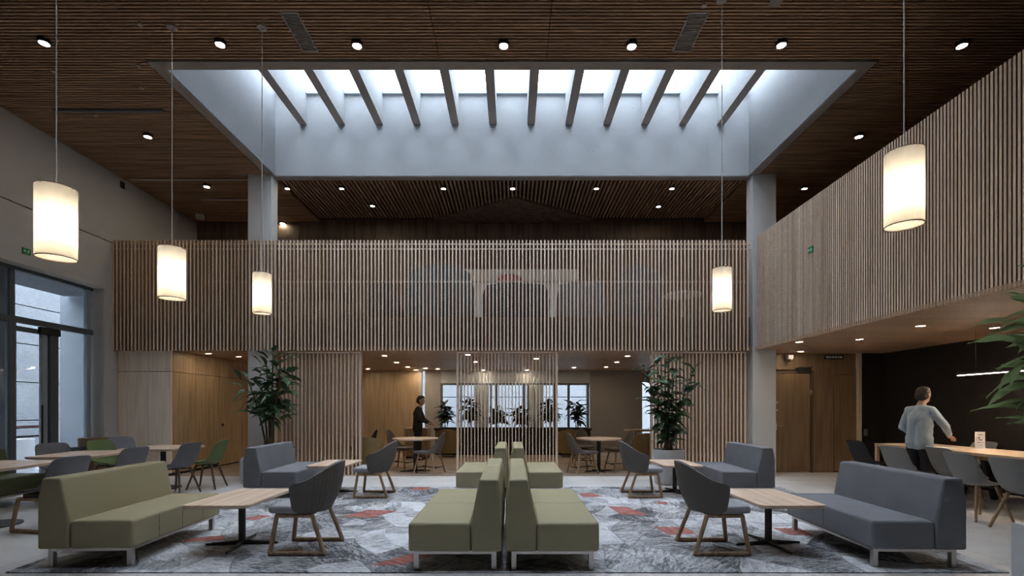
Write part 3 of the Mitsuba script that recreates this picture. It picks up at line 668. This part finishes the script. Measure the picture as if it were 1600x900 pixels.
for (x_, y_, yaw, lab) in ((5.88, 5.50, 4, 'nearest grey shell chair with oak legs at the long table'), (5.93, 6.15, 0, 'second grey shell chair from the front at the long table'),
                           (6.38, 6.95, 0, 'grey shell chair tucked under the long table, right of the man'), (5.88, 7.18, 6, 'grey shell chair at the long table, left of the man in the pale shirt')):
    place('shell_chair', lab, 'chair', gsh, trs(x_, y_, 0, yaw))
for (x_, y_, lab) in ((7.72, 7.25, 'grey shell chair on the far side of the long table, at the right picture edge'), (7.72, 8.15, 'grey shell chair on the far side of the long table, behind the white card stand')):
    place('shell_chair', lab, 'chair', gsh, trs(x_, y_, 0, 180))
place('shell_chair', 'dark shell chair at the far left corner of the long table', 'chair', shell_chair_parts('m_mezz_dark', 'm_leg_dark'), trs(6.25, 8.45, 0, 0))
cs_ = thing('card_stand', 'white printed card in a stand on the long table', 'sign')
CT = trs(7.38, 7.62, .76, 6)
put('card', at(ply(rbox(-.085, .085, -.008, .008, .0, .27, .003), 'm_paper'), CT), cs_)
ink = [box(-.055, .055, -.0092, -.0078, .225, .232), box(-.04, .04, -.0092, -.0078, .208, .213), box(-.05, .05, -.0092, -.0078, .095, .101), box(-.035, .035, -.0092, -.0078, .06, .064),
       box(-.018, .03, -.0092, -.0078, .135, .147), box(-.035, -.015, -.0092, -.0078, .16, .19)]
put('card__print', at(ply(cat(ink), 'm_ink', False), CT), cs_)
put('foot', at(ply(box(-.085, .085, -.045, .045, 0, .004), 'm_paper', False), CT), cs_)
tr = thing('notepad', 'small open notepad on the long table under the man\'s hand', 'notepad')
put('pages', ply(box(6.84, 7.02, 7.62, 7.90, .7605, .772), 'm_paper', False), tr)
lp = thing('linear_lamp', 'slim glowing linear pendant lamp over the long table', 'lamp')
put('body', ply(box(7.12, 7.18, 5.9, 7.75, 1.93, 1.965), 'm_black_metal', False), lp)
put('diffuser', ply(box(7.125, 7.175, 5.92, 7.73, 1.918, 1.93), 'm_white', False, emitter=area((1.6, 1.3, .95))), lp)
for yy in (6.2, 7.45): put('cable', ply(rod((7.15, yy, 1.965), (7.15, yy, 2.6), .003, n=6), 'm_black_metal'), lp)

# ------------------------------------------------------------------ lamps
def cable(x, y, z0, z1): return ply(rod((x, y, z0), (x, y, z1), .0055, n=6), 'm_white')
def pendant(x, y, zb, h, r, label, swag=None):
    k = thing('pendant_lamp', label, 'lamp', None)
    n = 40; a = np.arange(n) * 2 * PI / n
    ring = lambda z, rr: np.stack([x + rr * np.cos(a), y + rr * np.sin(a), np.full(n, z)], -1)
    sh = grid(np.stack([ring(zb + h * t, r) for t in np.linspace(0, 1, 9)], 1), closed_u=True)
    put('shade', ply(sh, 'm_shade', True), k)
    put('diffuser', ply(grid(np.stack([ring(zb + .012, r * t) for t in (.02, .5, .985)], 1), closed_u=True), 'm_shade', False), k)
    for z in (zb - .003, zb + h - .004): put('shade__hoop', ply(cat(grid(np.stack([ring(z, r + .002), ring(z, r - .004), ring(z + .006, r - .004), ring(z + .006, r + .002), ring(z, r + .002)], 1), closed_u=True)), 'm_leg_oak', True), k)
    put('tube', ply(cyl(r * .28, zb + h * .22, zb + h * .68, x, y, 16), 'm_white', True, emitter=area((PEND * (.15 / r) ** 0 * 1.0, PEND * .90, PEND * .72))), k)
    put('spider', ply(cat(rod((x, y, zb + h * .69), (x, y, zb + h + .02), .008), rod((x - r, y, zb + h - .01), (x + r, y, zb + h - .01), .004), rod((x, y - r, zb + h - .01), (x, y + r, zb + h - .01), .004)), 'm_black_metal'), k)
    put('cable', cable(x, y, zb + h + .01, HC + .02), k)
    put('cable__ceiling_rose', ply(cyl(.06, HC - .035, HC + .02, x, y, 20), 'm_steel'), k)
pendant(-4.15, 4.40, 2.765, .64, .149, 'large cream drum pendant lamp furthest left, in front of the left wall')
pendant(-4.265, 6.06, 2.772, .635, .148, 'cream drum pendant lamp second from the left, in front of the gallery slats')
pendant(-3.135, 6.06, 2.585, .505, .108, 'small cream drum pendant lamp third from the left, in front of the left column')
pendant(2.455, 5.65, 2.54, .495, .105, 'small cream drum pendant lamp right of the middle, in front of the gallery slats')
pendant(3.57, 4.40, 3.06, .67, .149, 'large cream drum pendant lamp furthest right, in front of the right slat balustrade')
lens_d = {}
def downlight(x, y, z, label, group, r=.045, drop=.0, rad=DOWN, tint=(1, .84, .62), can=True):
    k = thing('downlight', label, 'downlight', group)
    if can:
        put('can', ply(cat(cyl(r + .014, z - drop, z + .03, x, y, 20)), 'm_black_metal'), k)
    a = np.arange(20) * 2 * PI / 20; v = np.vstack([[x, y, z - drop - .002], np.stack([x + r * np.cos(a), y + r * np.sin(a), np.full(20, z - drop - .002)], -1)])
    put('can__lens' if can else 'lens', ply(trimesh.Trimesh(v, [[0, 1 + (i + 1) % 20, 1 + i] for i in range(20)], process=False), 'm_white', False, emitter=area([rad * t for t in tint])), k)
cl = [(69, 68), (344, 70), (558, 72), (787, 72), (987, 73), (1221, 71), (1503, 72), (231, 214), (1342, 214), (323, 292), (1257, 295)]
ol = ['first', 'second', 'third', 'fourth', 'fifth', 'sixth', 'seventh']
cn_ = [f'{o} ceiling spotlight from the left in the front row above the skylight' for o in ol] + ['ceiling spotlight left of the skylight, halfway along its side', 'ceiling spotlight right of the skylight, halfway along its side', 'ceiling spotlight just left of the left column', 'ceiling spotlight just right of the right column']
for (px, py), lab in zip(cl, cn_):
    y = F * (HC - .045 - CAMH) / (HY - py); x = (px - 800) * y / F
    downlight(x, y, HC, lab, 'ceiling spotlights', .058, .045)
gn = [f'{o} downlight from the left in the front row over the gallery' for o in ol[:6]] + ['left downlight of the second row over the gallery', 'right downlight of the second row over the gallery', 'downlight over the gallery just right of the left column, lowest of all']
for (px, py), lab in zip([(449, 295), (534, 295), (693, 295), (801, 295), (932, 295), (1050, 295), (582, 322), (1029, 323), (441, 349)], gn):
    y = F * (HC - .03 - CAMH) / (HY - py); x = (px - 800) * y / F
    if abs(x) < 4.9 or y > 10.3: downlight(x, y, HC, lab, 'gallery downlights', .05, .03)
sf = [(326, 552, 'left soffit downlight above the oak panelled side wall'), (373, 557, 'right soffit downlight above the oak panelled side wall')]
sf += [(px, py, f'{o} soffit downlight from the left between the left slat screen and the rod screen') for (px, py), o in zip([(575, 576), (601, 555.6), (619.7, 566), (637, 573), (650, 578), (665, 575), (684, 576)], ol)]
sf += [(px, py, f'{o} soffit downlight from the left behind the rod screen') for (px, py), o in zip([(731, 554), (743, 565), (755.6, 580), (823, 578), (838, 560)], ol)]
sf += [(px, py, f'{o} soffit downlight from the left between the rod screen and the right slat screen') for (px, py), o in zip([(897, 574), (947, 573), (964, 565.6), (980.6, 556)], ol)]
for (px, py, lab) in sf:
    y = min(F * (2.6 - CAMH) / (HY - py), 15.1); x = (px - 800) * y / F
    downlight(x, y, 2.6, lab, 'gallery soffit downlights', .05, .004, DOWN * (.7 if px < 400 else 1.1))
nn = ['upper of two soffit downlights before the timber door', 'lower of two soffit downlights before the timber door', 'soffit downlight between the timber door and the dark wall', 'soffit downlight nearest the slat balustrade above the long table', 'rightmost soffit downlight above the long table']
for (px, py), lab in zip([(1249, 534), (1251, 549), (1343, 530), (1438, 509), (1554, 512)], nn):
    y = F * (2.6 - CAMH) / (HY - py); x = (px - 800) * y / F
    downlight(x, y, 2.6, lab, 'niche soffit downlights', .055, .004, DOWN * .7)
# ceiling fittings
for i, (vx0, vx1, vy0, vy1) in enumerate(vents):
    v = thing('ceiling_vent', 'narrow grey air vent in the slatted ceiling, ' + ('left' if i == 0 else 'right') + ' of the two', 'vent')
    put('frame', ply(cat(box(vx0, vx0 + .02, vy0, vy1, HC - .004, HC + .08), box(vx1 - .02, vx1, vy0, vy1, HC - .004, HC + .08), box(vx0, vx1, vy0, vy0 + .02, HC - .004, HC + .08), box(vx0, vx1, vy1 - .02, vy1, HC - .004, HC + .08)), 'm_frame_taupe', False), v)
    for yy in np.arange(vy0 + .04, vy1 - .03, .03): put('louvre', ply(box(vx0 + .02, vx1 - .02, yy, yy + .012, HC + .01, HC + .04), 'm_steel', False), v)
tk = thing('track_rail', 'thin dark track rail under the slatted ceiling on the left', 'track'); put('rail', ply(box(-7.35, -5.6, 7.74, 7.79, HC - .03, HC), 'm_mull', False), tk)
pp = thing('ceiling_pipe', 'pale pipe under the ceiling left of the left column, nearer of two', 'pipe'); put('pipe', ply(rod((XL + .2, 10.08, HC - .03), (-5.45, 10.08, HC - .03), .018), 'm_steel'), pp)
pp = thing('ceiling_pipe', 'pale pipe under the ceiling left of the left column, further of two', 'pipe'); put('pipe', ply(rod((-7.1, 11.05, HC - .03), (-5.45, 11.05, HC - .03), .018), 'm_steel'), pp)
single('smoke_detector', 'white smoke detector at the top of the left wall, near its far corner', 'smoke detector', ply(cat(cyl(.09, HC - .09, HC, -7.75, 12.0, 24, .10)), 'm_white'))
sp = ['sprinkler head left of the furthest left lamp cable', 'sprinkler head in the ceiling nearest the top edge, left', 'sprinkler head just left of the skylight corner', 'sprinkler head left of the skylight frame, below its corner', 'sprinkler head at the top edge right of the middle', 'sprinkler head beside the dark track rail']
for (px, py), lab in zip([(84, 111), (219, 38), (217, 103), (222, 137), (1100, 8), (150, 180)], sp):
    y = F * (HC - .04 - CAMH) / (HY - py); x = (px - 800) * y / F
    single('sprinkler', 'tiny ' + lab, 'sprinkler', ply(cat(cyl(.012, HC - .05, HC + .02, x, y, 10), cyl(.03, HC - .055, HC - .05, x, y, 14)), 'm_steel'), 'ceiling sprinklers')
single('access_plate', 'small square brown plate in the ceiling slats, top right', 'plate', ply(box(3.05, 3.19, 5.66, 5.77, HC - .004, HC + .03), 'm_frame_taupe', False))
def running_man(s):
    return cat(extrude(sg.Point(.15 * s, .78 * s).buffer(.09 * s), 0, .004), extrude(sg.LineString([(.1 * s, .65 * s), (-.02 * s, .35 * s), (.14 * s, .2 * s), (.05 * s, .0)]).buffer(.05 * s), 0, .004),
               extrude(sg.LineString([(-.02 * s, .35 * s), (-.2 * s, .22 * s), (-.3 * s, .25 * s)]).buffer(.045 * s), 0, .004), extrude(sg.LineString([(-.2 * s, .5 * s), (-.05 * s, .62 * s), (.12 * s, .62 * s), (.25 * s, .45 * s)]).buffer(.04 * s), 0, .004))
def exit_sign(M, label):
    k = thing('exit_sign', label, 'sign')
    put('plate', at(ply(box(-.065, .065, -.05, .05, 0, .02), 'm_sign_green', False), M), k)
    rm = running_man(.075); rm.apply_translation((.02, -.036, .018)); put('plate__running_figure', at(ply(rm, 'm_white', False), M), k)
    put('plate__arrow', at(ply(extrude(sg.Polygon([(-.056, 0), (-.038, .02), (-.038, .007), (-.018, .007), (-.018, -.007), (-.038, -.007), (-.038, -.02)]), .018, .022), 'm_white', False), M), k)
    return k
exit_sign(np.array([[0, 0, 1, XL], [1, 0, 0, 8.1], [0, 1, 0, 4.03], [0, 0, 0, 1.0]]), 'small green running-man exit sign on the left wall above the window')
exit_sign(np.array([[0, 0, -1, 5.0], [-1, 0, 0, 8.07], [0, 1, 0, 4.05], [0, 0, 0, 1.0]]), 'small green running-man exit sign on the right slat balustrade')
sc_ = thing('wall_sensor', 'small black sensor on the white window reveal, left', 'sensor')
put('body', ply(cat(rod((-8.42, 9.64, 3.48), (-8.42, 9.55, 3.48), .03, n=14)), 'm_black_metal'), sc_)
single('wall_plate', 'tiny black square plate high on the left wall under the ceiling', 'plate', ply(box(XL, XL + .02, 10.05, 10.15, 6.0, 6.13), 'm_black_metal', False))

# ------------------------------------------------------------------ gallery furniture seen through the slats
gz = 3.27
def pod(x0, x1, y, h, mat, label, dome=.3, kind='lounge_sofa'):
    k = thing(kind, label, 'sofa' if x1 - x0 > 1 else 'chair')
    w = x1 - x0
    pts = [(x, .0 + y, .05) for x in (.06, w - .06)]
    prof = [(0.04, .12), (.02, h * .55)] + [(w * t, h * (.55 + .45 * math.sin(PI * t) ** dome)) for t in np.linspace(.08, .92, 11)] + [(w - .02, h * .55), (w - .04, .12)]
    poly = sg.Polygon(prof).buffer(-.03).buffer(.03)
    m = extrude(poly, 0, .14); T = np.array([[1, 0, 0, x0], [0, 0, -1, y + .14], [0, 1, 0, gz], [0, 0, 0, 1.0]]); m.apply_transform(T)
    put('backrest', ply(m, mat, 40), k)
    put('seat', ply(rbox(x0 + .05, x1 - .05, y + .12, y + .75, gz + .12, gz + .42, .05), mat), k)
    for xx in (x0 + .12, x1 - .12):
        for yy in (y + .08, y + .65): put('leg', ply(cyl(.02, gz, gz + .15, xx, yy, 10), 'm_steel'), k)
pod(-2.38, -.80, 10.55, 1.28, 'm_mezz_slate', 'large dark slate sofa with a domed back on the gallery, left of the middle')
pod(-3.18, -2.45, 10.5, .86, 'm_mezz_dark', 'dark square-backed chair left of the domed slate sofa on the gallery', .12, 'lounge_chair')
pod(-.70, .86, 10.6, .88, 'm_mezz_dark', 'wide black sofa in the middle of the gallery, under the white wall panel', .10)
pod(-.42, .30, 11.45, 1.32, 'm_mezz_red', 'dark red chair back behind the black gallery sofa', .15, 'lounge_chair')
pod(.95, 2.08, 10.55, .88, 'm_mezz_grey', 'dark grey sofa on the gallery, right of the black one', .10)
pod(2.26, 3.36, 10.75, 1.36, 'm_mezz_slate', 'dark slate domed tub seat with thin legs at the right of the gallery', .45)
wp = thing('wall_panel', 'white panel on the dark gallery wall, above the black sofa', 'panel')
put('board', ply(box(-1.24, 1.68, 12.44, 12.5, gz + .02, 4.98), 'm_white', False), wp)
for a in np.arange(-.88, 1.6, .37): put('groove', ply(box(a - .006, a + .006, 12.435, 12.441, gz + .05, 4.96), 'm_mull_light', False), wp)
gt = thing('gallery_table', 'pale tabletop on the gallery at the left, behind the slats', 'table')
put('top', ply(box(-5.9, -3.6, 10.6, 11.4, 3.95, 3.99), 'm_mezz_grey', False), gt)
for xx in (-5.8, -3.7):
    for yy in (10.7, 11.3): put('leg', ply(box(xx - .02, xx + .02, yy - .02, yy + .02, gz, 3.95), 'm_black_metal', False), gt)
gb = thing('gallery_table', 'white tulip table on the gallery beside the domed tub seat', 'table')
put('top', ply(cyl(.42, 4.0, 4.03, 3.95, 11.2, 32), 'm_white'), gb); put('stem', ply(cyl(.05, gz + .02, 4.0, 3.95, 11.2, 16, .04), 'm_white'), gb); put('foot', ply(cyl(.25, gz, gz + .02, 3.95, 11.2, 28), 'm_white'), gb)

# ------------------------------------------------------------------ plants
def leaf_mesh(w=.34, fold=.25, droop=.35, nu=8, nv=5):
    u = np.linspace(0, 1, nu); v = np.linspace(-1, 1, nv); P3 = np.zeros((nu, nv, 3))
    for i, a in enumerate(u):
        ww = w * (math.sin(PI * min(1, a ** .85)) ** .8) * .5 if 0 < a < 1 else .004
        for j, b in enumerate(v): P3[i, j] = (a, ww * b, fold * ww * abs(b) - droop * a * a + .03 * math.sin(9 * a + 2) * b)
    return grid(P3)
LV = {}
for mt in ('m_leaf', 'm_leaf_near', 'm_leaf_dark'):
    LV[mt] = [ply(leaf_mesh(w * (1.25 if mt == 'm_leaf_near' else 1), f, d), mt, True) for w, f, d in ((.42, .3, .25), (.50, .2, .5), (.36, .4, .75))]
def leaf_M(p, az, el, L, roll=0):
    c = np.array([math.cos(el) * math.cos(az), math.cos(el) * math.sin(az), math.sin(el)])
    s = np.array([-math.sin(az), math.cos(az), 0]); up = np.cross(c, s)
    s2 = s * math.cos(roll) + up * math.sin(roll); u2 = np.cross(c, s2)
    M = np.eye(4); M[:3, 0], M[:3, 1], M[:3, 2], M[:3, 3] = c * L, s2 * L, u2 * L, p; return M
def curve_tube(pts, r0, r1, n=6):
    pts = np.array(pts); return cat([rod(pts[i], pts[i + 1], r0 + (r1 - r0) * i / (len(pts) - 1), r0 + (r1 - r0) * (i + 1) / (len(pts) - 1), n) for i in range(len(pts) - 1)])
def plant(name, label, x, y, z, canes, leaves, mt, seed, spread, L0, L1, petiole=.08, extra=(), cat_='plant'):
    """canes: (dx, dy of the tip, height, radius, from which share of the height leaves grow)."""
    r = random.Random(seed); k = thing(name, label, cat_)
    for ci, (dx, dy, h, rad, f0) in enumerate(canes):
        b = np.array([x + r.uniform(-.07, .07), y + r.uniform(-.07, .07), z])
        pts = [b + np.array([dx * t ** 1.4, dy * t ** 1.4, h * t]) for t in np.linspace(0, 1, 6)]
        sk = put('stem', ply(curve_tube(pts, rad, rad * .5), 'm_stem', True), k)
        n = leaves[ci] if hasattr(leaves, '__len__') else leaves
        for i in range(n):
            t = f0 + (1 - f0) * (i + r.random()) / n; t = min(t, 1)
            p = b + np.array([dx * t ** 1.4, dy * t ** 1.4, h * t]); az = i * 2.4 + ci * 1.1 + r.uniform(-.4, .4)
            el = r.uniform(-.15, .75) + (.45 if t > .9 else 0)
            q = p + petiole * spread * r.uniform(.5, 1.5) * np.array([math.cos(az), math.sin(az), .5])
            put('leaf_stalk', ply(rod(p, q, .004, .003, 4), 'm_stem', False), sk) if petiole > .1 else None
            put('leaf', at(r.choice(LV[mt]), leaf_M(q if petiole > .1 else p, az, el, r.uniform(L0, L1), r.uniform(-.5, .5))), sk)
    for (p, az, el, L) in extra: put('leaf', at(r.choice(LV[mt]), leaf_M(np.array(p), az, el, L)), k)
    return k
def pot_round(label, x, y, r, h):
    k = thing('plant_pot', label, 'pot')
    prof = [(0, 0), (r * .78, 0), (r * .86, .02), (r, h * .55), (r, h), (r - .03, h), (r - .035, h - .05), (0, h - .05)]
    m = m3.CrossSection([prof]).revolve(40); put('body', at(ply(tm(m), 'm_pot', 40), trs(x, y)), k)
    put('soil', ply(cyl(r - .04, h - .05, h - .03, x, y, 32), 'm_soil'), k)
    return k
pot_round('round pale concrete pot holding the bushy plant by the right slat screen', 2.90, 8.98, .285, .64)
k = thing('plant_pot', 'squat rounded concrete pot behind the left blue-grey sofa, holding the tall plant', 'pot')
put('body', ply(cat(rbox(-5.10, -4.32, 8.98, 9.70, .03, .50, .09, 20), box(-4.9, -4.5, 9.2, 9.5, 0, .05)), 'm_pot'), k)
put('soil', ply(cyl(.30, .49, .508, -4.71, 9.34, 32), 'm_soil'), k)
plant('potted_plant', 'tall slender green plant with a clump of brown stems beside the left column', -4.70, 9.34, .509,
      [(.05, 0, 1.95, .028, .38), (-.32, -.08, 1.45, .022, .45), (.30, -.08, 1.55, .024, .45), (-.12, .10, 1.75, .026, .4), (.16, .06, 1.65, .022, .4), (-.05, -.14, 1.3, .02, .45), (.08, -.12, 1.15, .02, .5)],
      [24, 20, 22, 22, 22, 20, 18], 'm_leaf', 5, 1.0, .20, .36, .12, extra=[((-4.62, 9.3, 2.28), .6, 1.2, .42), ((-4.5, 9.25, .75), -.3, -.1, .36), ((-4.45, 9.2, .7), .2, .3, .34)])
plant('potted_plant', 'bushy dark green plant with drooping leaves in the round concrete pot', 2.90, 8.98, .611,
      [(.0, 0, 1.75, .018, .12), (-.46, -.05, 1.6, .014, .15), (.46, -.05, 1.55, .014, .15), (-.26, .1, 1.72, .014, .12), (.26, .08, 1.78, .014, .12), (-.44, .02, 1.15, .012, .15), (.46, 0, 1.15, .012, .15), (.0, -.22, 1.3, .012, .12), (-.22, -.2, .9, .012, .15), (.26, -.2, .9, .012, .15)],
      26, 'm_leaf', 9, 1.0, .16, .30, .08)
k = thing('planter_box', 'pale square concrete planter at the bottom right picture edge', 'planter')
qx, qy, qw, qz = 3.72, 3.0, .60, .53
put('body', ply(box(qx, qx + qw, qy, qy + qw, 0, qz), 'm_pot', False), k)
put('body__rim', ply(cat(box(qx, qx + qw, qy, qy + .04, qz, qz + .02), box(qx, qx + qw, qy + qw - .04, qy + qw, qz, qz + .02), box(qx, qx + .04, qy + .04, qy + qw - .04, qz, qz + .02), box(qx + qw - .04, qx + qw, qy + .04, qy + qw - .04, qz, qz + .02)), 'm_pot', False), k)
put('soil', ply(box(qx + .045, qx + qw - .045, qy + .045, qy + qw - .045, qz, qz + .008), 'm_soil', False), k)
plant('potted_plant', 'large-leaved green plant reaching in from the right picture edge', 4.03, 3.34, .54,
      [(-.14, .02, 1.58, .024, .36), (-.04, .12, 1.48, .022, .4), (.12, -.05, 1.7, .022, .4), (-.10, .1, 1.2, .02, .45)],
      [30, 28, 22, 30], 'm_leaf_near', 33, 1.0, .20, .32, .19)
for i, (px_, h, n, lab) in enumerate(((-2.02, .62, 12, 'arching plant in the planter bench at the left end of the back windows'), (-1.28, .75, 16, 'dense dark plant in the planter bench behind the rod screen, left'), (-.42, .5, 14, 'dark bushy plant in the planter bench, left of its middle'),
                                     (.30, .5, 14, 'dark bushy plant in the planter bench, right of its middle'), (1.2, .75, 16, 'dense dark plant in the planter bench behind the rod screen, right'), (1.98, .72, 12, 'slender upright plant in the planter bench at the right end of the back windows'))):
    plant('window_plant', lab, px_, 14.73, .816, [(-.12, 0, h, .01, .3), (.14, 0, h * .9, .01, .3), (0, .05, h * 1.1, .01, .35), (-.05, -.03, h * .75, .01, .35), (.06, -.03, h * .75, .01, .35)], n + 4, 'm_leaf_dark', 40 + i, 1.0, .20, .34, .06)

# ------------------------------------------------------------------ people
def person(label, M, top, bottom, skin, hair, joints, shoe=(.02, .02, .02)):
    """One body mesh from hulled bones; shirt, trousers, hair and shoes are children. Local: facing +x, left is +y, stature 1.72."""
    k = thing('person', label, 'person')
    i = len(roots) * 0 + roots['person']
    pr(f'm_skin_{i}', skin, .55); pr(f'm_top_{i}', top, .8); pr(f'm_trouser_{i}', bottom, .85); pr(f'm_hair_{i}', hair, .6); pr(f'm_shoe_{i}', shoe, .5)
    J = joints; V = lambda *p: np.array(p, float)
    def bones(bl, fine, it=12):
        m = m3.Manifold()
        for p, r, q, s in bl: m = m + hull([p, q], [r, s], 16)
        m = m.refine_to_length(fine); t = tm(m); t.merge_vertices(); trimesh.smoothing.filter_taubin(t, iterations=it); return t
    hd = J['head']
    body = [(hd + V(.0, 0, .03), .088, hd + V(-.015, 0, .035), .092), (hd + V(.02, 0, -.04), .066, hd + V(.045, 0, -.075), .042), (hd + V(.03, 0, .05), .072, hd + V(.055, 0, -.04), .046),
            (hd + V(.088, 0, .0), .012, hd + V(.108, 0, -.03), .015), (hd + V(.08, 0, -.062), .016, hd + V(.078, 0, -.07), .018),
            (hd + V(-.01, .084, .0), .016, hd + V(-.015, .088, -.03), .012), (hd + V(-.01, -.084, .0), .016, hd + V(-.015, -.088, -.03), .012),
            (hd + V(-.01, 0, -.07), .052, J['neck'], .06), (J['neck'], .066, J['chest'], .085), (J['chest'], .085, J['hip'], .07)]
    for s, o in (('r', -1), ('l', 1)):
        body += [(J['neck'] + V(-.015, .05 * o, -.07), .042, J['sh' + s] + V(0, -.015 * o, -.03), .034), (J['sh' + s] + V(0, -.015 * o, -.03), .036, J['el' + s], .036), (J['el' + s], .040, J['wr' + s], .027),
                 (J['hip'] + V(0, .07 * o, -.03), .07, J['kn' + s], .055), (J['kn' + s], .055, J['an' + s], .04), (J['an' + s] + V(0, 0, -.03), .036, J['an' + s] + V(.14, .01 * o, -.06), .026)]
        w, hdir = J['wr' + s], J['hd' + s] / np.linalg.norm(J['hd' + s]); side_ = J['th' + s] / np.linalg.norm(J['th' + s]); dn = np.cross(hdir, side_)
        pc = w + hdir * .085
        for f in range(-1, 2, 2): body.append((w + hdir * .015 + side_ * .012 * f, .018, pc + side_ * .028 * f, .0135))
        body.append((w, .022, pc, .016))
        for f, ln in enumerate((.070, .080, .074, .056)):
            b = pc + side_ * (.030 - .020 * f); kn = b + hdir * ln * .55 - V(0, 0, .006); tp = kn + hdir * ln * .4 - V(0, 0, .022)
            body += [(b, .0100, kn, .0092), (kn, .0092, tp, .008)]
        tb = w + hdir * .025 + side_ * .022; t1 = tb + side_ * .028 + hdir * .035; t2 = t1 + hdir * .03
        body += [(tb, .013, t1, .011), (t1, .011, t2, .009)]
    put('body', at(ply(bones(body, .012, 8), f'm_skin_{i}', True), M), k)
    sh = [(J['neck'] + V(-.012, 0, -.035), .074, J['chest'], .145), (J['chest'] + V(0, .06, 0), .115, J['hip'] + V(0, .06, -.02), .112), (J['chest'] + V(0, -.06, 0), .115, J['hip'] + V(0, -.06, -.02), .112),
          (J['hip'] + V(.0, .07, 0), .118, J['hip'] + V(0, .07, -.10), .120), (J['hip'] + V(.0, -.07, 0), .118, J['hip'] + V(0, -.07, -.10), .120)]
    for s, o in (('r', -1), ('l', 1)):
        e = J['el' + s]; w = J['wr' + s]
        sh += [(J['neck'] + V(-.015, .05 * o, -.055), .066, J['sh' + s] + V(0, -.01 * o, -.008), .064), (J['sh' + s] + V(0, -.01 * o, -.008), .064, e, .054), (e, .055, e + (w - e) * .82, .041), (J['sh' + s] + V(0, -.02 * o, -.02), .058, J['chest'] + V(0, .06 * o, 0), .10)]
    st = bones(sh, .02, 10)
    n = meshkit.fbm(np.array(st.vertices) * (9, 9, 15), 3, 4) - .5; st.vertices = np.array(st.vertices) + np.array(st.vertex_normals) * n[:, None] * .022
    put('shirt', at(ply(st, f'm_top_{i}', True), M), k)
    tr_ = []
    for s, o in (('r', -1), ('l', 1)): tr_ += [(J['hip'] + V(.0, .06 * o, .0), .098, J['hip'] + V(.0, .08 * o, -.08), .103), (J['hip'] + V(.0, .08 * o, -.08), .103, J['kn' + s], .076), (J['kn' + s], .075, J['an' + s] + V(0, 0, .0), .062)]
    put('trousers', at(ply(bones(tr_, .025, 8), f'm_trouser_{i}', True), M), k)
    for s in 'rl':
        a = J['an' + s]; put('shoe', at(ply(tm(hull([V(a[0] - .05, a[1], .035), V(a[0] + .10, a[1], .035), V(a[0] + .17, a[1], .028), a + V(-.02, 0, -.02)], [.035, .036, .026, .04])), f'm_shoe_{i}'), M), k)
    hr = [(hd + V(-.02, 0, .052), .094, hd + V(-.045, 0, .0), .082), (hd + V(.035, 0, .085), .062, hd + V(-.02, 0, .06), .09), (hd + V(-.05, .03, -.02), .058, hd + V(-.05, -.03, -.02), .058)]
    put('hair', at(ply(bones(hr, .014, 6), f'm_hair_{i}', True), M), k)
    for o in (-1, 1):
        put('eye', at(ply(tm(m3.Manifold.sphere(.0105, 14).translate(tuple(hd + V(.092, .032 * o, .0)))), 'm_paper'), M), k)
        put('eye__pupil', at(ply(tm(m3.Manifold.sphere(.0055, 12).translate(tuple(hd + V(.1000, .032 * o, .0)))), 'm_ink'), M), k)
        put('eyebrow', at(ply(tm(hull([hd + V(.098, .02 * o, .022), hd + V(.088, .046 * o, .022)], .0045)), f'm_hair_{i}'), M), k)
    put('mouth', at(ply(tm(hull([hd + V(.093, -.018, -.058), hd + V(.095, 0, -.056), hd + V(.093, .018, -.058)], .0045)), 'm_mezz_red'), M), k)
    return k
V3 = lambda *p: np.array(p, float)
j1 = dict(head=V3(.07, 0, 1.60), neck=V3(.02, 0, 1.44), chest=V3(.0, 0, 1.24), hip=V3(-.02, 0, .94), shr=V3(.0, -.175, 1.375), shl=V3(.0, .175, 1.375), elr=V3(.16, -.25, 1.12), wrr=V3(.38, -.16, .965), hdr=V3(1, .25, -.35), thr=V3(0, 1, 0),
          ell=V3(-.02, .26, 1.10), wrl=V3(.20, .21, .95), hdl=V3(1, -.3, -.4), thl=V3(0, -1, 0), knr=V3(.02, -.10, .50), knl=V3(.0, .10, .50), anr=V3(-.03, -.10, .10), anl=V3(-.02, .11, .10))
person('man in a pale blue shirt and dark trousers standing at the long table, reaching right', trs(6.42, 7.60, 0, 14), (.42, .52, .63), (.012, .012, .016), (.42, .26, .19), (.03, .022, .018), j1)
j2 = dict(j1); j2.update(elr=V3(.08, -.24, 1.10), wrr=V3(.32, -.17, 1.0), hdr=V3(1, .15, -.2), ell=V3(.10, .24, 1.10), wrl=V3(.34, .15, .96), hdl=V3(1, -.2, -.2))
person('man in black standing at the back beside the tan wall, holding his hands out', trs(-2.55, 13.15, 0, 0), (.012, .011, .012), (.012, .012, .014), (.40, .25, .18), (.012, .010, .010), j2)
